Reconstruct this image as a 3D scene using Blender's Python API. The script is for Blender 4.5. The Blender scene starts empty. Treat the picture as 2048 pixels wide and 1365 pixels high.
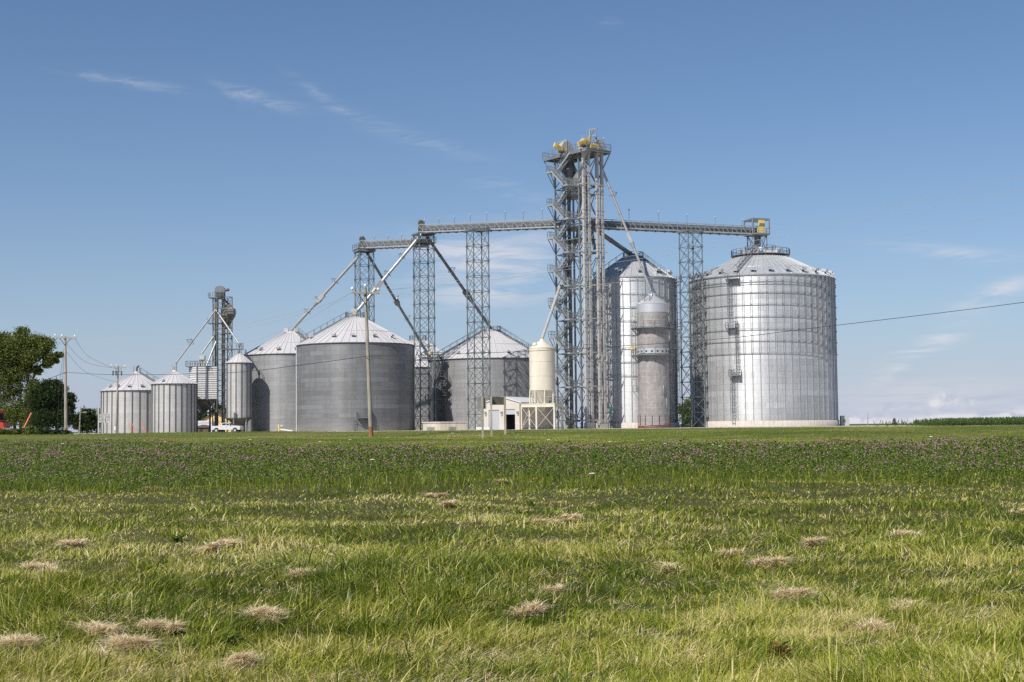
import bpy, math, random
import numpy as np
from mathutils import Vector, Matrix
R = math.radians
random.seed(7); RNG = np.random.default_rng(11)
sc = bpy.context.scene
COL = sc.collection

# ------------------------------------------------------------------ camera
FPX, CX, CY = 2780.0, 1024.0, 682.5
ZC = 0.40
PITCH = math.atan((855-682.5)/FPX); ROLL = R(0.62)
_F = Vector((0, math.cos(PITCH), math.sin(PITCH)))
_R0 = Vector((1, 0, 0)); _U0 = _R0.cross(_F)
_R = _R0*math.cos(ROLL) - _U0*math.sin(ROLL)
_U = _U0*math.cos(ROLL) + _R0*math.sin(ROLL)
CAM = Vector((0, 0, ZC))
def at(px, py, Y):
    """world point seen at photo pixel (px,py) at world depth Y"""
    d = _F*FPX + _R*(px-CX) - _U*(py-CY)
    return CAM + d*(Y/d.y)
cd = bpy.data.cameras.new('camera'); cam = bpy.data.objects.new('camera', cd); COL.objects.link(cam)
cd.sensor_width = 36; cd.lens = FPX/2048*36; cd.clip_start = 0.1; cd.clip_end = 30000
m3 = Matrix((_R, _U, -_F)).transposed()
cam.matrix_world = Matrix.Translation(CAM) @ m3.to_4x4()
sc.camera = cam

# ------------------------------------------------------------------ light and sky
SUN_AZ, SUN_EL = R(36), R(46)          # azimuth: to the left of straight behind the camera
sd = Vector((math.sin(SUN_AZ)*math.cos(SUN_EL), math.cos(SUN_AZ)*math.cos(SUN_EL), -math.sin(SUN_EL)))
sl = bpy.data.lights.new('sun', 'SUN'); sl.energy = 4.9; sl.angle = R(0.53); sl.color = (1, .95, .87)
so = bpy.data.objects.new('sun', sl); COL.objects.link(so); so.rotation_mode = 'QUATERNION'
so.rotation_quaternion = sd.to_track_quat('-Z', 'Y'); so.location = (-60, -80, 120)

w = bpy.data.worlds.new('World'); sc.world = w; w.use_nodes = True
class NT:
    def __init__(s, tree): s.t = tree; s.n = tree.nodes; s.l = tree.links
    def new(s, typ, **kw):
        nd = s.n.new(typ)
        for k, v in kw.items():
            if k.startswith('i_'): nd.inputs[int(k[2:])].default_value = v
            elif k.startswith('I_'): nd.inputs[k[2:].replace('_', ' ')].default_value = v
            else: setattr(nd, k, v)
        return nd
    def link(s, a, b): s.l.new(a, b)
    def val(s, x, sock):
        if isinstance(x, (int, float)): sock.default_value = x
        else: s.link(x, sock)
    def math(s, op, a, b=0.0, c=None, clamp=False):
        nd = s.n.new('ShaderNodeMath'); nd.operation = op; nd.use_clamp = clamp
        s.val(a, nd.inputs[0]); s.val(b, nd.inputs[1])
        if c is not None: s.val(c, nd.inputs[2])
        return nd.outputs[0]
    def mix(s, f, a, b, blend='MIX'):
        nd = s.n.new('ShaderNodeMix'); nd.data_type = 'RGBA'; nd.blend_type = blend
        s.val(f, nd.inputs[0])
        for x, k in ((a, 6), (b, 7)):
            if isinstance(x, tuple): nd.inputs[k].default_value = (*x[:3], 1)
            else: s.link(x, nd.inputs[k])
        return nd.outputs[2]
    def ramp(s, f, stops):
        nd = s.n.new('ShaderNodeValToRGB'); s.link(f, nd.inputs[0]); e = nd.color_ramp.elements
        while len(e) < len(stops): e.new(.5)
        for q, (p, c) in zip(e, stops): q.position = p; q.color = (*c, 1) if len(c) == 3 else c
        return nd.outputs[0]
    def noise(s, vec, scale, detail=4, rough=.55, dist=0.0):
        nd = s.n.new('ShaderNodeTexNoise'); s.link(vec, nd.inputs['Vector'])
        nd.inputs['Scale'].default_value = scale; nd.inputs['Detail'].default_value = detail
        nd.inputs['Roughness'].default_value = rough; nd.inputs['Distortion'].default_value = dist
        return nd.outputs[0]
    def maprange(s, x, a, b, c=0.0, d=1.0, smooth=True):
        nd = s.n.new('ShaderNodeMapRange'); s.link(x, nd.inputs[0])
        if smooth: nd.interpolation_type = 'SMOOTHSTEP'
        for k, v in zip((1, 2, 3, 4), (a, b, c, d)): nd.inputs[k].default_value = v
        return nd.outputs[0]
    def mapping(s, vec, loc=(0, 0, 0), rot=(0, 0, 0), scale=(1, 1, 1)):
        nd = s.n.new('ShaderNodeMapping'); s.link(vec, nd.inputs[0])
        nd.inputs[1].default_value = loc; nd.inputs[2].default_value = rot; nd.inputs[3].default_value = scale
        return nd.outputs[0]
    def comb(s, x, y, z):
        nd = s.n.new('ShaderNodeCombineXYZ')
        for v, k in zip((x, y, z), nd.inputs): s.val(v, k)
        return nd.outputs[0]
    def sep(s, v):
        nd = s.n.new('ShaderNodeSeparateXYZ'); s.link(v, nd.inputs[0]); return nd.outputs

def build_world():
    t = NT(w.node_tree); t.n.clear()
    out = t.new('ShaderNodeOutputWorld'); bg = t.new('ShaderNodeBackground'); t.link(bg.outputs[0], out.inputs[0])
    sky = t.new('ShaderNodeTexSky', sky_type='NISHITA', sun_disc=False, sun_elevation=SUN_EL, sun_rotation=math.pi+SUN_AZ,
                altitude=240, air_density=1.0, dust_density=.7, ozone_density=2.2)
    tc = t.new('ShaderNodeTexCoord'); d = t.sep(tc.outputs['Generated'])
    az = t.math('ARCTAN2', d[0], d[1]); el = t.math('ARCSINE', d[2])
    sky_col = t.mix(1.0, sky.outputs[0], (.80, .96, 1.12), 'MULTIPLY')
    hz = t.math('POWER', 2.718, t.math('MULTIPLY', t.math('MAXIMUM', el, 0.0), -12.0))      # pale summer air low down
    sky_col = t.mix(t.math('MULTIPLY', hz, .85), sky_col, (5.9, 6.4, 8.4))
    uv = t.comb(az, el, 0.0)
    wisp = t.noise(t.mapping(uv, rot=(0, 0, R(14)), scale=(26, 150, 1)), 1.0, 9, .66, 1.6)
    wisp2 = t.noise(t.mapping(uv, rot=(0, 0, R(-24)), scale=(14, 90, 1)), 1.0, 8, .6, .9)
    fine = t.noise(t.mapping(uv, scale=(60, 90, 1)), 1.0, 6, .6, .6)
    total = None
    def add(v):
        nonlocal total
        total = v if total is None else t.math('ADD', total, v)
    def ell(px, py, rx, ry, ang, amp, tex, lo, hi, soft=1.0):
        v = at(px, py, 1.0) - CAM; v.normalize()
        a0, e0 = math.atan2(v.x, v.y), math.asin(v.z)
        m = t.mapping(uv, loc=(-a0, -e0, 0)); m = t.mapping(m, rot=(0, 0, R(ang)))
        s = t.sep(m); u = t.math('DIVIDE', s[0], rx/FPX); q = t.math('DIVIDE', s[1], ry/FPX)
        r2 = t.math('ADD', t.math('MULTIPLY', u, u), t.math('MULTIPLY', q, q))
        g = t.math('POWER', 2.718, t.math('MULTIPLY', r2, -1.0))
        add(t.math('MULTIPLY', t.math('MULTIPLY', g, amp), t.maprange(tex, lo, hi)))
    for c in [(205, 157, 75, 9, 7, .40), (310, 172, 70, 9, 7, .34), (465, 182, 40, 12, 22, .40), (500, 192, 32, 13, 10, .50), (560, 210, 55, 14, 14, .34), (640, 190, 70, 10, 33, .40), (700, 222, 60, 10, 18, .22), (800, 268, 130, 16, 16, .22), (900, 300, 90, 14, 10, .14),
              (985, 366, 42, 9, 3, .40), (1045, 390, 60, 12, 8, .30), (1222, 45, 26, 7, 3, .32)]:
        ell(*c[:5], c[5]*.50, wisp, .34, .72)
    for c in [(985, 520, 150, 55, -10, .50), (900, 500, 120, 30, 6, .28), (1010, 585, 150, 26, -6, .34), (1995, 585, 80, 16, -22, .46), (1860, 690, 80, 17, -24, .46), (1800, 735, 50, 10, -32, .3), (1960, 512, 150, 12, 9, .34),
              (1850, 790, 220, 40, 0, .30)]:
        ell(*c[:5], c[5]*1.15, wisp2, .32, .62)
    for c in [(1897, 800, 19, 13, 0, 1.0), (1872, 808, 16, 7, 0, .7), (1940, 808, 16, 8, 0, .55), (1730, 845, 70, 11, 0, .85), (1700, 838, 40, 9, 0, .5), (1900, 838, 60, 10, 0, .9),
              (1850, 847, 60, 9, 0, .9), (1960, 843, 50, 10, 0, .8), (2035, 836, 45, 12, 0, .95), (2150, 830, 90, 22, 0, .9), (2300, 838, 100, 16, 0, .9), (1790, 816, 70, 8, 0, .3)]:
        ell(*c, fine, .36, .56)
    cl = t.math('MINIMUM', total, .85)
    col = t.mix(cl, sky_col, (9.2, 9.0, 9.3))
    t.link(col, bg.inputs[0]); bg.inputs[1].default_value = 0.074
build_world()
sc.view_settings.view_transform = 'Standard'; sc.view_settings.look = 'None'
sc.view_settings.exposure = 0.22; sc.view_settings.gamma = 1.0
sc.cycles.use_denoising = False
sc.cycles.max_bounces = 6; sc.cycles.transparent_max_bounces = 4
sc.cycles.sample_clamp_indirect = 6.0
sc.render.use_persistent_data = False

# ------------------------------------------------------------------ materials
MATS = {}
def mat(name):
    m = bpy.data.materials.new(name); m.use_nodes = True; t = NT(m.node_tree); t.n.clear()
    out = t.new('ShaderNodeOutputMaterial'); p = t.new('ShaderNodeBsdfPrincipled'); t.link(p.outputs[0], out.inputs[0])
    MATS[name] = m; return m, t, p
def plain(name, col, rough=.6, metal=0.0, var=.18, scale=1.5, spec=.4, streak=False):
    m, t, p = mat(name); tc = t.new('ShaderNodeTexCoord').outputs['Object']
    v = t.mapping(tc, scale=(1, 1, .25 if streak else 1))
    n = t.noise(v, scale, 5, .6)
    lo = tuple(c*(1-var) for c in col); hi = tuple(min(1, c*(1+var)) for c in col)
    t.link(t.ramp(n, [(.3, lo), (.7, hi)]), p.inputs['Base Color'])
    p.inputs['Roughness'].default_value = rough; p.inputs['Metallic'].default_value = metal
    p.inputs['Specular IOR Level'].default_value = spec
    return m
def galvanised(name, col, metal, rough, sheet_w, sheet_h, var=.10, seam=.72, corr=.35, spangle=.12, shift=0.0):
    """corrugated galvanised wall sheets in courses round a bin: object space, axis = Z"""
    m, t, p = mat(name); tc = t.new('ShaderNodeTexCoord').outputs['Object']; s = t.sep(tc)
    u = t.math('MULTIPLY', t.math('ARCTAN2', s[1], s[0]), 10.0)
    uv = t.comb(t.math('ADD', u, shift), s[2], 0.0)
    b = t.new('ShaderNodeTexBrick'); t.link(uv, b.inputs['Vector'])
    b.inputs['Scale'].default_value = 1.0; b.inputs['Mortar Size'].default_value = .022; b.inputs['Mortar Smooth'].default_value = .3
    b.inputs['Brick Width'].default_value = sheet_w; b.inputs['Row Height'].default_value = sheet_h; b.inputs['Bias'].default_value = 0.0
    b.inputs['Color1'].default_value = (*[c*(1-var) for c in col], 1); b.inputs['Color2'].default_value = (*[min(1, c*(1+var)) for c in col], 1)
    b.inputs['Mortar'].default_value = (*[c*seam for c in col], 1)
    # whole courses weather differently
    rown = t.noise(t.comb(0.0, 0.0, t.math('MULTIPLY', t.math('FLOOR', t.math('DIVIDE', s[2], sheet_h)), 7.31)), 1.0, 1)
    c1 = t.mix(1.0, b.outputs[0], t.ramp(rown, [(.25, (1-var*1.6,)*3), (.75, (1+var*1.2,)*3)]), 'MULTIPLY')
    sp = t.noise(tc, 2.2, 6, .7)
    st = t.noise(t.comb(u, 0.0, t.math('MULTIPLY', s[2], .06)), 1.3, 6, .68)
    c2 = t.mix(1.0, c1, t.ramp(sp, [(.25, (1-spangle,)*3), (.75, (1+spangle,)*3)]), 'MULTIPLY')
    c3 = t.mix(1.0, c2, t.ramp(st, [(.28, (.80, .79, .77)), (.5, (1.0,)*3), (.72, (1.07,)*3)]), 'MULTIPLY')
    c3 = t.mix(t.math('MULTIPLY', t.maprange(t.math('ADD', s[2], t.math('MULTIPLY', sp, -2.0)), 1.6, -.6), .35), c3, (.30, .27, .23))      # dust splashed up from the yard
    t.link(c3, p.inputs['Base Color']); p.inputs['Metallic'].default_value = metal
    t.link(t.math('ADD', t.math('MULTIPLY', t.math('SUBTRACT', sp, .5), .25), rough), p.inputs['Roughness'])
    # corrugation: horizontal ridges 10 cm apart tilt the normal up and down
    g = t.new('ShaderNodeNewGeometry'); wv = t.math('MULTIPLY', t.math('SINE', t.math('MULTIPLY', s[2], 62.8)), corr)
    va = t.new('ShaderNodeVectorMath', operation='ADD'); t.link(g.outputs['Normal'], va.inputs[0]); t.link(t.comb(0.0, 0.0, wv), va.inputs[1])
    vn = t.new('ShaderNodeVectorMath', operation='NORMALIZE'); t.link(va.outputs[0], vn.inputs[0]); t.link(vn.outputs[0], p.inputs['Normal'])
    return m
def roofmat(name, col, metal, rough, rust=.25, ribs=0):
    m, t, p = mat(name); tc = t.new('ShaderNodeTexCoord').outputs['Object']; s = t.sep(tc)
    a = t.math('ARCTAN2', s[1], s[0])
    rad = t.math('SQRT', t.math('ADD', t.math('MULTIPLY', s[0], s[0]), t.math('MULTIPLY', s[1], s[1])))
    sec = t.noise(t.comb(t.math('FLOOR', t.math('MULTIPLY', a, 9.55)), 0.0, 0.0), 3.7, 1)
    n = t.noise(t.comb(t.math('MULTIPLY', a, 14.0), t.math('MULTIPLY', rad, .18), 0.0), 1.5, 5, .65)
    c = t.mix(1.0, t.ramp(sec, [(.3, tuple(x*.9 for x in col)), (.7, tuple(min(1, x*1.06) for x in col))]), t.ramp(n, [(.3, (.92,)*3), (.7, (1.04,)*3)]), 'MULTIPLY')
    r2 = t.maprange(t.noise(t.comb(t.math('MULTIPLY', a, 22.0), t.math('MULTIPLY', rad, .3), 3.0), 1.6, 6, .7), .60, .76)
    c = t.mix(t.math('MULTIPLY', r2, rust), c, (.30, .20, .13))
    t.link(c, p.inputs['Base Color']); p.inputs['Metallic'].default_value = metal; p.inputs['Roughness'].default_value = rough
    return m

M_NEW = galvanised('new_galvanised_sheet', (.52, .525, .53), .55, .42, 2.87, 1.12, .10, .62, .30, .08)
M_TALL = galvanised('bright_galvanised_sheet', (.53, .54, .55), .5, .42, 2.87, 1.12, .07, .66, .30, .07)
M_OLD = galvanised('weathered_galvanised_sheet', (.178, .181, .184), .15, .38, 2.9, .85, .14, .62, .30, .09)
M_OLD2 = galvanised('dull_galvanised_sheet', (.262, .265, .268), .16, .41, 2.9, .85, .08, .64, .28, .10, 1.1)
M_SMALL = galvanised('small_bin_sheet', (.43, .42, .41), .12, .55, 5.0, .83, .05, .80, .25, .10)
M_ROOF = roofmat('pale_roof_steel', (.535, .52, .525), .15, .55, .34)
M_ROOFN = roofmat('new_roof_steel', (.58, .59, .60), .50, .42, .05)
M_STEEL = plain('galvanised_frame_steel', (.215, .235, .245), .5, .45, .2, .8)
M_LATT = plain('lattice_steel', (.19, .22, .23), .5, .45, .2, .8)
M_GREY = plain('grey_steel_paint', (.29, .31, .315), .5, .2, .15, 1.0)
M_DKST = plain('dark_weathered_steel', (.10, .098, .092), .6, .3, .35, 1.2)
M_OLDST = plain('old_stained_steel', (.17, .16, .145), .6, .25, .3, 1.2)
M_HEAD = plain('blue_grey_paint', (.17, .19, .205), .5, .2, .15)
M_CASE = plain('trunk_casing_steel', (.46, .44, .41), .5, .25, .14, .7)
M_CASED = plain('shaded_trunk_casing', (.19, .19, .188), .55, .25, .2, .7)  # darker casing copy: shade on the rear trunks is put into its colour
M_STIFF = plain('stiffener_steel', (.42, .43, .44), .45, .6, .15, 1.0)
M_STIFFD = plain('shaded_stiffener_steel', (.10, .11, .11), .6, .3, .25, 1.0)  # stiffener steel darkened: the shadow in the hollows is painted as colour
M_TRIM = plain('dark_eave_trim', (.06, .06, .062), .7, 0, .2)
M_PIPE = plain('spout_pipe_steel', (.38, .38, .375), .42, .4, .12, .8)
M_PIPED = plain('dark_spout_pipe', (.17, .175, .18), .5, .35, .2, .8)
M_CREAM = plain('cream_paint', (.60, .55, .445), .5, 0, .10, .9, .4, True)
M_CREAMD = plain('dull_cream_steel', (.40, .36, .29), .6, 0, .15)
M_CREAMB = plain('beige_cladding', (.52, .475, .43), .7, 0, .06, .8)
M_TAN = plain('tan_ribbed_cladding', (.80, .69, .58), .7, 0, .12, 2.5)
M_WROOF = plain('white_roof_steel', (.66, .65, .66), .5, .1, .05)
M_YEL = plain('yellow_guard_paint', (.64, .49, .17), .5, 0, .1)
M_ORG = plain('orange_plastic', (.75, .22, .12), .6, 0, .1)
M_WHITE = plain('white_paint', (.52, .53, .54), .4, 0, .04)
M_DOOR = plain('grey_door_paint', (.40, .41, .42), .5, 0, .05)
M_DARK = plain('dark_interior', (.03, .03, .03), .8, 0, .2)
M_GLASS = plain('dark_glass', (.02, .025, .03), .08, 0, 0, 1, .6)
M_TYRE = plain('black_rubber', (.025, .025, .025), .8, 0, .1)
M_RED = plain('red_paint', (.40, .045, .03), .35, 0, .06)
M_REDB = plain('dark_red_base', (.13, .045, .045), .6, 0, .15)
M_WOOD = plain('weathered_pole_wood', (.30, .27, .225), .8, 0, .28, 3.0, .3, True)
M_WOODB = plain('brown_pole_wood', (.25, .13, .06), .8, 0, .3, 3.0, .3, True)
M_SBACK = plain('sign_back_metal', (.23, .22, .20), .6, .3, .15)
M_SBROWN = plain('brown_sign_back', (.20, .165, .13), .7, 0, .12)
M_SIGNW = plain('sign_white', (.55, .55, .53), .5, 0, .03)
M_SIGNK = plain('sign_black', (.02, .02, .02), .6, 0, .05)
M_WIRE = plain('wire_aluminium', (.33, .34, .36), .6, 0, .05)
M_CABLE = plain('black_cable', (.03, .03, .03), .6, 0, .05)
M_INS = plain('porcelain_white', (.75, .75, .73), .3, 0, .05)
M_SHEDW = plain('grey_brown_boards', (.10, .08, .065), .8, 0, .3, 3)
M_YELB = plain('pale_yellow_siding', (.78, .58, .26), .7, 0, .05)
M_BARK = plain('tree_bark', (.075, .06, .045), .9, 0, .35, 3)
M_DRY = None
def concrete(name, col):
    m, t, p = mat(name); tc = t.new('ShaderNodeTexCoord').outputs['Object']; s = t.sep(tc)
    a = t.noise(tc, .8, 6, .65); b = t.noise(t.comb(t.math('MULTIPLY', t.math('ADD', s[0], s[1]), 2.4), 0.0, t.math('MULTIPLY', s[2], .12)), 1.0, 4, .6)
    c = t.mix(1.0, t.ramp(a, [(.3, tuple(x*.86 for x in col)), (.7, tuple(x*1.08 for x in col))]), t.ramp(b, [(.35, (.80,)*3), (.65, (1.05,)*3)]), 'MULTIPLY')
    t.link(c, p.inputs['Base Color']); p.inputs['Roughness'].default_value = .85; return m
M_CONC = concrete('concrete', (.52, .47, .42)); M_BOARD = concrete('pale_board_wall', (.50, .445, .36))
def dryer_screen():
    m, t, p = mat('perforated_screen'); tc = t.new('ShaderNodeTexCoord').outputs['Object']; s = t.sep(tc)
    u = t.math('MULTIPLY', t.math('ARCTAN2', s[1], s[0]), 2.83)
    b = t.new('ShaderNodeTexBrick'); t.link(t.comb(u, s[2], 0.0), b.inputs['Vector']); b.offset = 0.0
    for k, v in (('Scale', 1.0), ('Mortar Size', .025), ('Brick Width', 1.48), ('Row Height', .93), ('Mortar Smooth', .2)): b.inputs[k].default_value = v
    b.inputs['Color1'].default_value = (.285, .268, .262, 1); b.inputs['Color2'].default_value = (.325, .308, .300, 1); b.inputs['Mortar'].default_value = (.42, .405, .395, 1)
    n = t.noise(t.comb(u, 0.0, t.math('MULTIPLY', s[2], .4)), 1.1, 6, .65, .8)
    c = t.mix(1.0, b.outputs[0], t.ramp(n, [(.3, (.72, .70, .69)), (.7, (1.18, 1.17, 1.16))]), 'MULTIPLY')
    t.link(c, p.inputs['Base Color']); p.inputs['Metallic'].default_value = .15; p.inputs['Roughness'].default_value = .5
    bp = t.new('ShaderNodeBump'); bp.inputs['Strength'].default_value = .35; bp.inputs['Distance'].default_value = .3
    t.link(t.noise(t.comb(u, s[2], 0.0), 1.3, 3, .5), bp.inputs['Height']); t.link(bp.outputs[0], p.inputs['Normal']); return m
M_SCREEN = dryer_screen()
def louvre():
    """white corrugated overhead-bin sheets with broad horizontal ridges are modelled; this is their paint"""
    return plain('pale_ridged_sheet', (.66, .65, .64), .5, .2, .08)
M_RIDGE = louvre()
def leafy(name, stops, trans=.30, rough=.6):
    m = bpy.data.materials.new(name); m.use_nodes = True; t = NT(m.node_tree); t.n.clear(); MATS[name] = m
    out = t.new('ShaderNodeOutputMaterial'); at_ = t.new('ShaderNodeAttribute', attribute_name='tint')
    col = t.ramp(at_.outputs['Fac'], stops)
    d = t.new('ShaderNodeBsdfPrincipled'); t.link(col, d.inputs['Base Color']); d.inputs['Roughness'].default_value = rough; d.inputs['Specular IOR Level'].default_value = .25
    tr = t.new('ShaderNodeBsdfTranslucent'); t.link(t.mix(.25, col, (.25, .32, .04)), tr.inputs[0])
    mx = t.new('ShaderNodeMixShader'); mx.inputs[0].default_value = trans
    t.link(d.outputs[0], mx.inputs[1]); t.link(tr.outputs[0], mx.inputs[2]); t.link(mx.outputs[0], out.inputs[0]); return m
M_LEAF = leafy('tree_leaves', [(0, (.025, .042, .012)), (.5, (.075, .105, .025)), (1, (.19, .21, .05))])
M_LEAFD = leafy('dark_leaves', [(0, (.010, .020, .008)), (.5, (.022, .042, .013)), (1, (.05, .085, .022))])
M_CORN = leafy('corn_leaves', [(0, (.03, .06, .02)), (1, (.12, .18, .05))])
M_GRASS = leafy('grass_blades', [(0, (.045, .080, .006)), (.28, (.135, .182, .013)), (.50, (.295, .33, .030)), (.72, (.50, .45, .10)), (1, (.78, .65, .34))], .34, .36)
M_STRAW = leafy('dry_straw', [(0, (.50, .37, .20)), (.5, (.76, .60, .38)), (1, (.88, .76, .55))], .3)
M_CLOVER = leafy('clover_leaves', [(0, (.026, .048, .008)), (.5, (.080, .125, .020)), (1, (.23, .29, .07))], .3)
M_PINK = plain('clover_blossom', (.31, .16, .215), .85, 0, .4, 3)
M_LACE = plain('white_umbel', (.75, .75, .68), .8, 0, .1, 20)

# ------------------------------------------------------------------ mesh builder and object helpers
class MB:
    def __init__(s): s.v = []; s.f = []; s.m = []; s.sm = []; s.mi = 0
    def _add(s, vs, fs, smooth=False):
        b = len(s.v); s.v.extend(tuple(x) for x in vs)
        for f in fs: s.f.append(tuple(b+i for i in f)); s.m.append(s.mi); s.sm.append(smooth)
    def hexa(s, p): s._add(p, [(3, 2, 1, 0), (4, 5, 6, 7), (0, 1, 5, 4), (1, 2, 6, 5), (2, 3, 7, 6), (3, 0, 4, 7)])
    def box(s, c, size, ax=None):
        c = Vector(c); x, y, z = ax if ax else (Vector((1, 0, 0)), Vector((0, 1, 0)), Vector((0, 0, 1)))
        a, b, d = size[0]/2, size[1]/2, size[2]/2
        s.hexa([c - x*a - y*b - z*d, c + x*a - y*b - z*d, c + x*a + y*b - z*d, c - x*a + y*b - z*d,
                c - x*a - y*b + z*d, c + x*a - y*b + z*d, c + x*a + y*b + z*d, c - x*a + y*b + z*d])
    def bar(s, p0, p1, wd, ht=None, side=None):
        p0, p1 = Vector(p0), Vector(p1); ht = ht or wd; d = p1-p0; L = d.length
        if L < 1e-6: return
        d /= L; up = side or (Vector((0, 0, 1)) if abs(d.z) < .95 else Vector((.6, .8, 0)))
        x = d.cross(up); x.normalize(); y = x.cross(d)
        s.box((p0+p1)/2, (wd, L, ht), (x, d, y))
    def tube(s, p0, p1, r, n=8, r1=None, caps=True):
        p0, p1 = Vector(p0), Vector(p1); r1 = r if r1 is None else r1; d = (p1-p0).normalized()
        up = Vector((0, 0, 1)) if abs(d.z) < .95 else Vector((1, 0, 0)); x = d.cross(up).normalized(); y = x.cross(d)
        vs = [p0 + (x*math.cos(6.28319*i/n)+y*math.sin(6.28319*i/n))*r for i in range(n)] + [p1 + (x*math.cos(6.28319*i/n)+y*math.sin(6.28319*i/n))*r1 for i in range(n)]
        s._add(vs, [(i, (i+1) % n, n+(i+1) % n, n+i) for i in range(n)], True)
        if caps: s._add(vs[:n], [tuple(range(n-1, -1, -1))]); s._add(vs[n:], [tuple(range(n))])
    def path(s, pts, r, n=6, r1=None):
        k = len(pts)-1
        for i in range(k):
            a = r if r1 is None else r+(r1-r)*i/k; b = r if r1 is None else r+(r1-r)*(i+1)/k
            s.tube(pts[i], pts[i+1], a, n, b, caps=(i in (0, k-1)))
    def lathe(s, c, prof, n=48, smooth=True, cap=True):
        c = Vector(c); vs = []; fs = []
        for r, z in prof:
            for i in range(n): vs.append(c + Vector((r*math.cos(2*math.pi*i/n), r*math.sin(2*math.pi*i/n), z)))
        for k in range(len(prof)-1):
            for i in range(n): fs.append((k*n+i, k*n+(i+1) % n, (k+1)*n+(i+1) % n, (k+1)*n+i))
        s._add(vs, fs, smooth)
        if cap:
            if prof[-1][0] > .01: s._add(vs[-n:], [tuple(range(n))])
            if prof[0][0] > .01: s._add(vs[:n], [tuple(range(n-1, -1, -1))])
    def ring(s, c, r, t, z, h, n=48, a0=0.0, a1=6.28319):
        """curved bar: inner radius r, thickness t, from height z to z+h"""
        k = max(2, int(n*(a1-a0)/6.28319)); c = Vector(c)
        for i in range(k):
            p, q = a0+(a1-a0)*i/k, a0+(a1-a0)*(i+1)/k
            f = lambda a, rr, zz: c+Vector((rr*math.cos(a), rr*math.sin(a), zz))
            s.hexa([f(p, r, z), f(p, r+t, z), f(q, r+t, z), f(q, r, z), f(p, r, z+h), f(p, r+t, z+h), f(q, r+t, z+h), f(q, r, z+h)])
    def prism(s, poly, d):
        poly = [Vector(p) for p in poly]; d = Vector(d); n = len(poly)
        s._add(poly+[p+d for p in poly], [tuple(range(n-1, -1, -1)), tuple(range(n, 2*n))]+[(i, (i+1) % n, n+(i+1) % n, n+i) for i in range(n)])
    def rail(s, pts, h=1.07, t=.06, every=1.6, closed=False):
        pts = [Vector(p) for p in pts]; segs = list(zip(pts, pts[1:])) + ([(pts[-1], pts[0])] if closed else [])
        Z = Vector((0, 0, 1))
        for a, b in segs:
            s.bar(a+Z*h, b+Z*h, t); s.bar(a+Z*h*.52, b+Z*h*.52, t*.8)
            k = max(1, round((b-a).length/every))
            for i in range(k+1): p = a+(b-a)*(i/k); s.bar(p, p+Z*h, t)
    def build(s, name, mats, parent=None, origin=None):
        if not isinstance(mats, (list, tuple)): mats = [mats]
        org = Vector(origin) if origin is not None else Vector((0, 0, 0))
        root = parent
        while root is not None:
            if root.get('_org') is not None: org = Vector(root['_org'])
            root = root.parent
        me = bpy.data.meshes.new(name)
        me.from_pydata([(x-org.x, y-org.y, z-org.z) for x, y, z in s.v], [], s.f)
        for m in mats: me.materials.append(m)
        if me.polygons:
            me.polygons.foreach_set('material_index', s.m); me.polygons.foreach_set('use_smooth', s.sm)
        me.update()
        o = bpy.data.objects.new(name, me); COL.objects.link(o)
        if parent is not None: o.parent = parent
        else: o.location = org; o['_org'] = tuple(org)
        return o
def tag(o, label, cat, group=None, kind=None):
    o['label'] = label; o['category'] = cat
    if group: o['group'] = group
    if kind: o['kind'] = kind
    return o
def thing(name, loc, label, cat, group=None):
    o = bpy.data.objects.new(name, None); o.empty_display_size = .5; COL.objects.link(o); o.location = loc; o['_org'] = tuple(loc)
    return tag(o, label, cat, group)
def V(*a): return Vector(a)

# ------------------------------------------------------------------ terrain
_ty = [-400, 30, 60, 75, 95, 110.5, 114, 124, 130, 8000]; _tz = [-1.2, -1.2, -1.0, -.80, -.38, .03, .06, .06, .0, .0]
def terrain(x, y):
    x = np.asarray(x, float); y = np.asarray(y, float)
    ye = y
    z = np.interp(ye, _ty, _tz)
    cr = np.clip((ye-104)/5, 0, 1)*np.clip((113.4-ye)/1.2, 0, 1); z = z + cr*np.interp(x, [-60, -36, -28, -19, -14, 24, 34, 60], [.12, .16, .22, .22, .14, .12, .07, .05])
    s1 = np.clip((x-70)/14, 0, 1); s1 = s1*s1*(3-2*s1); s2 = np.clip((y-126)/10, 0, 1); s2 = s2*s2*(3-2*s2)
    z = z - 1.9*s1*s2
    near = np.clip((112-y)/12, 0, 1)
    z = z + near*(.035*np.sin(x*.9+y*.55)+.03*np.sin(x*.37-y*.8+1.3)+.02*np.sin(x*2.1+y*1.7))
    return z
def tz(x, y): return float(terrain(x, y))
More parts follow.
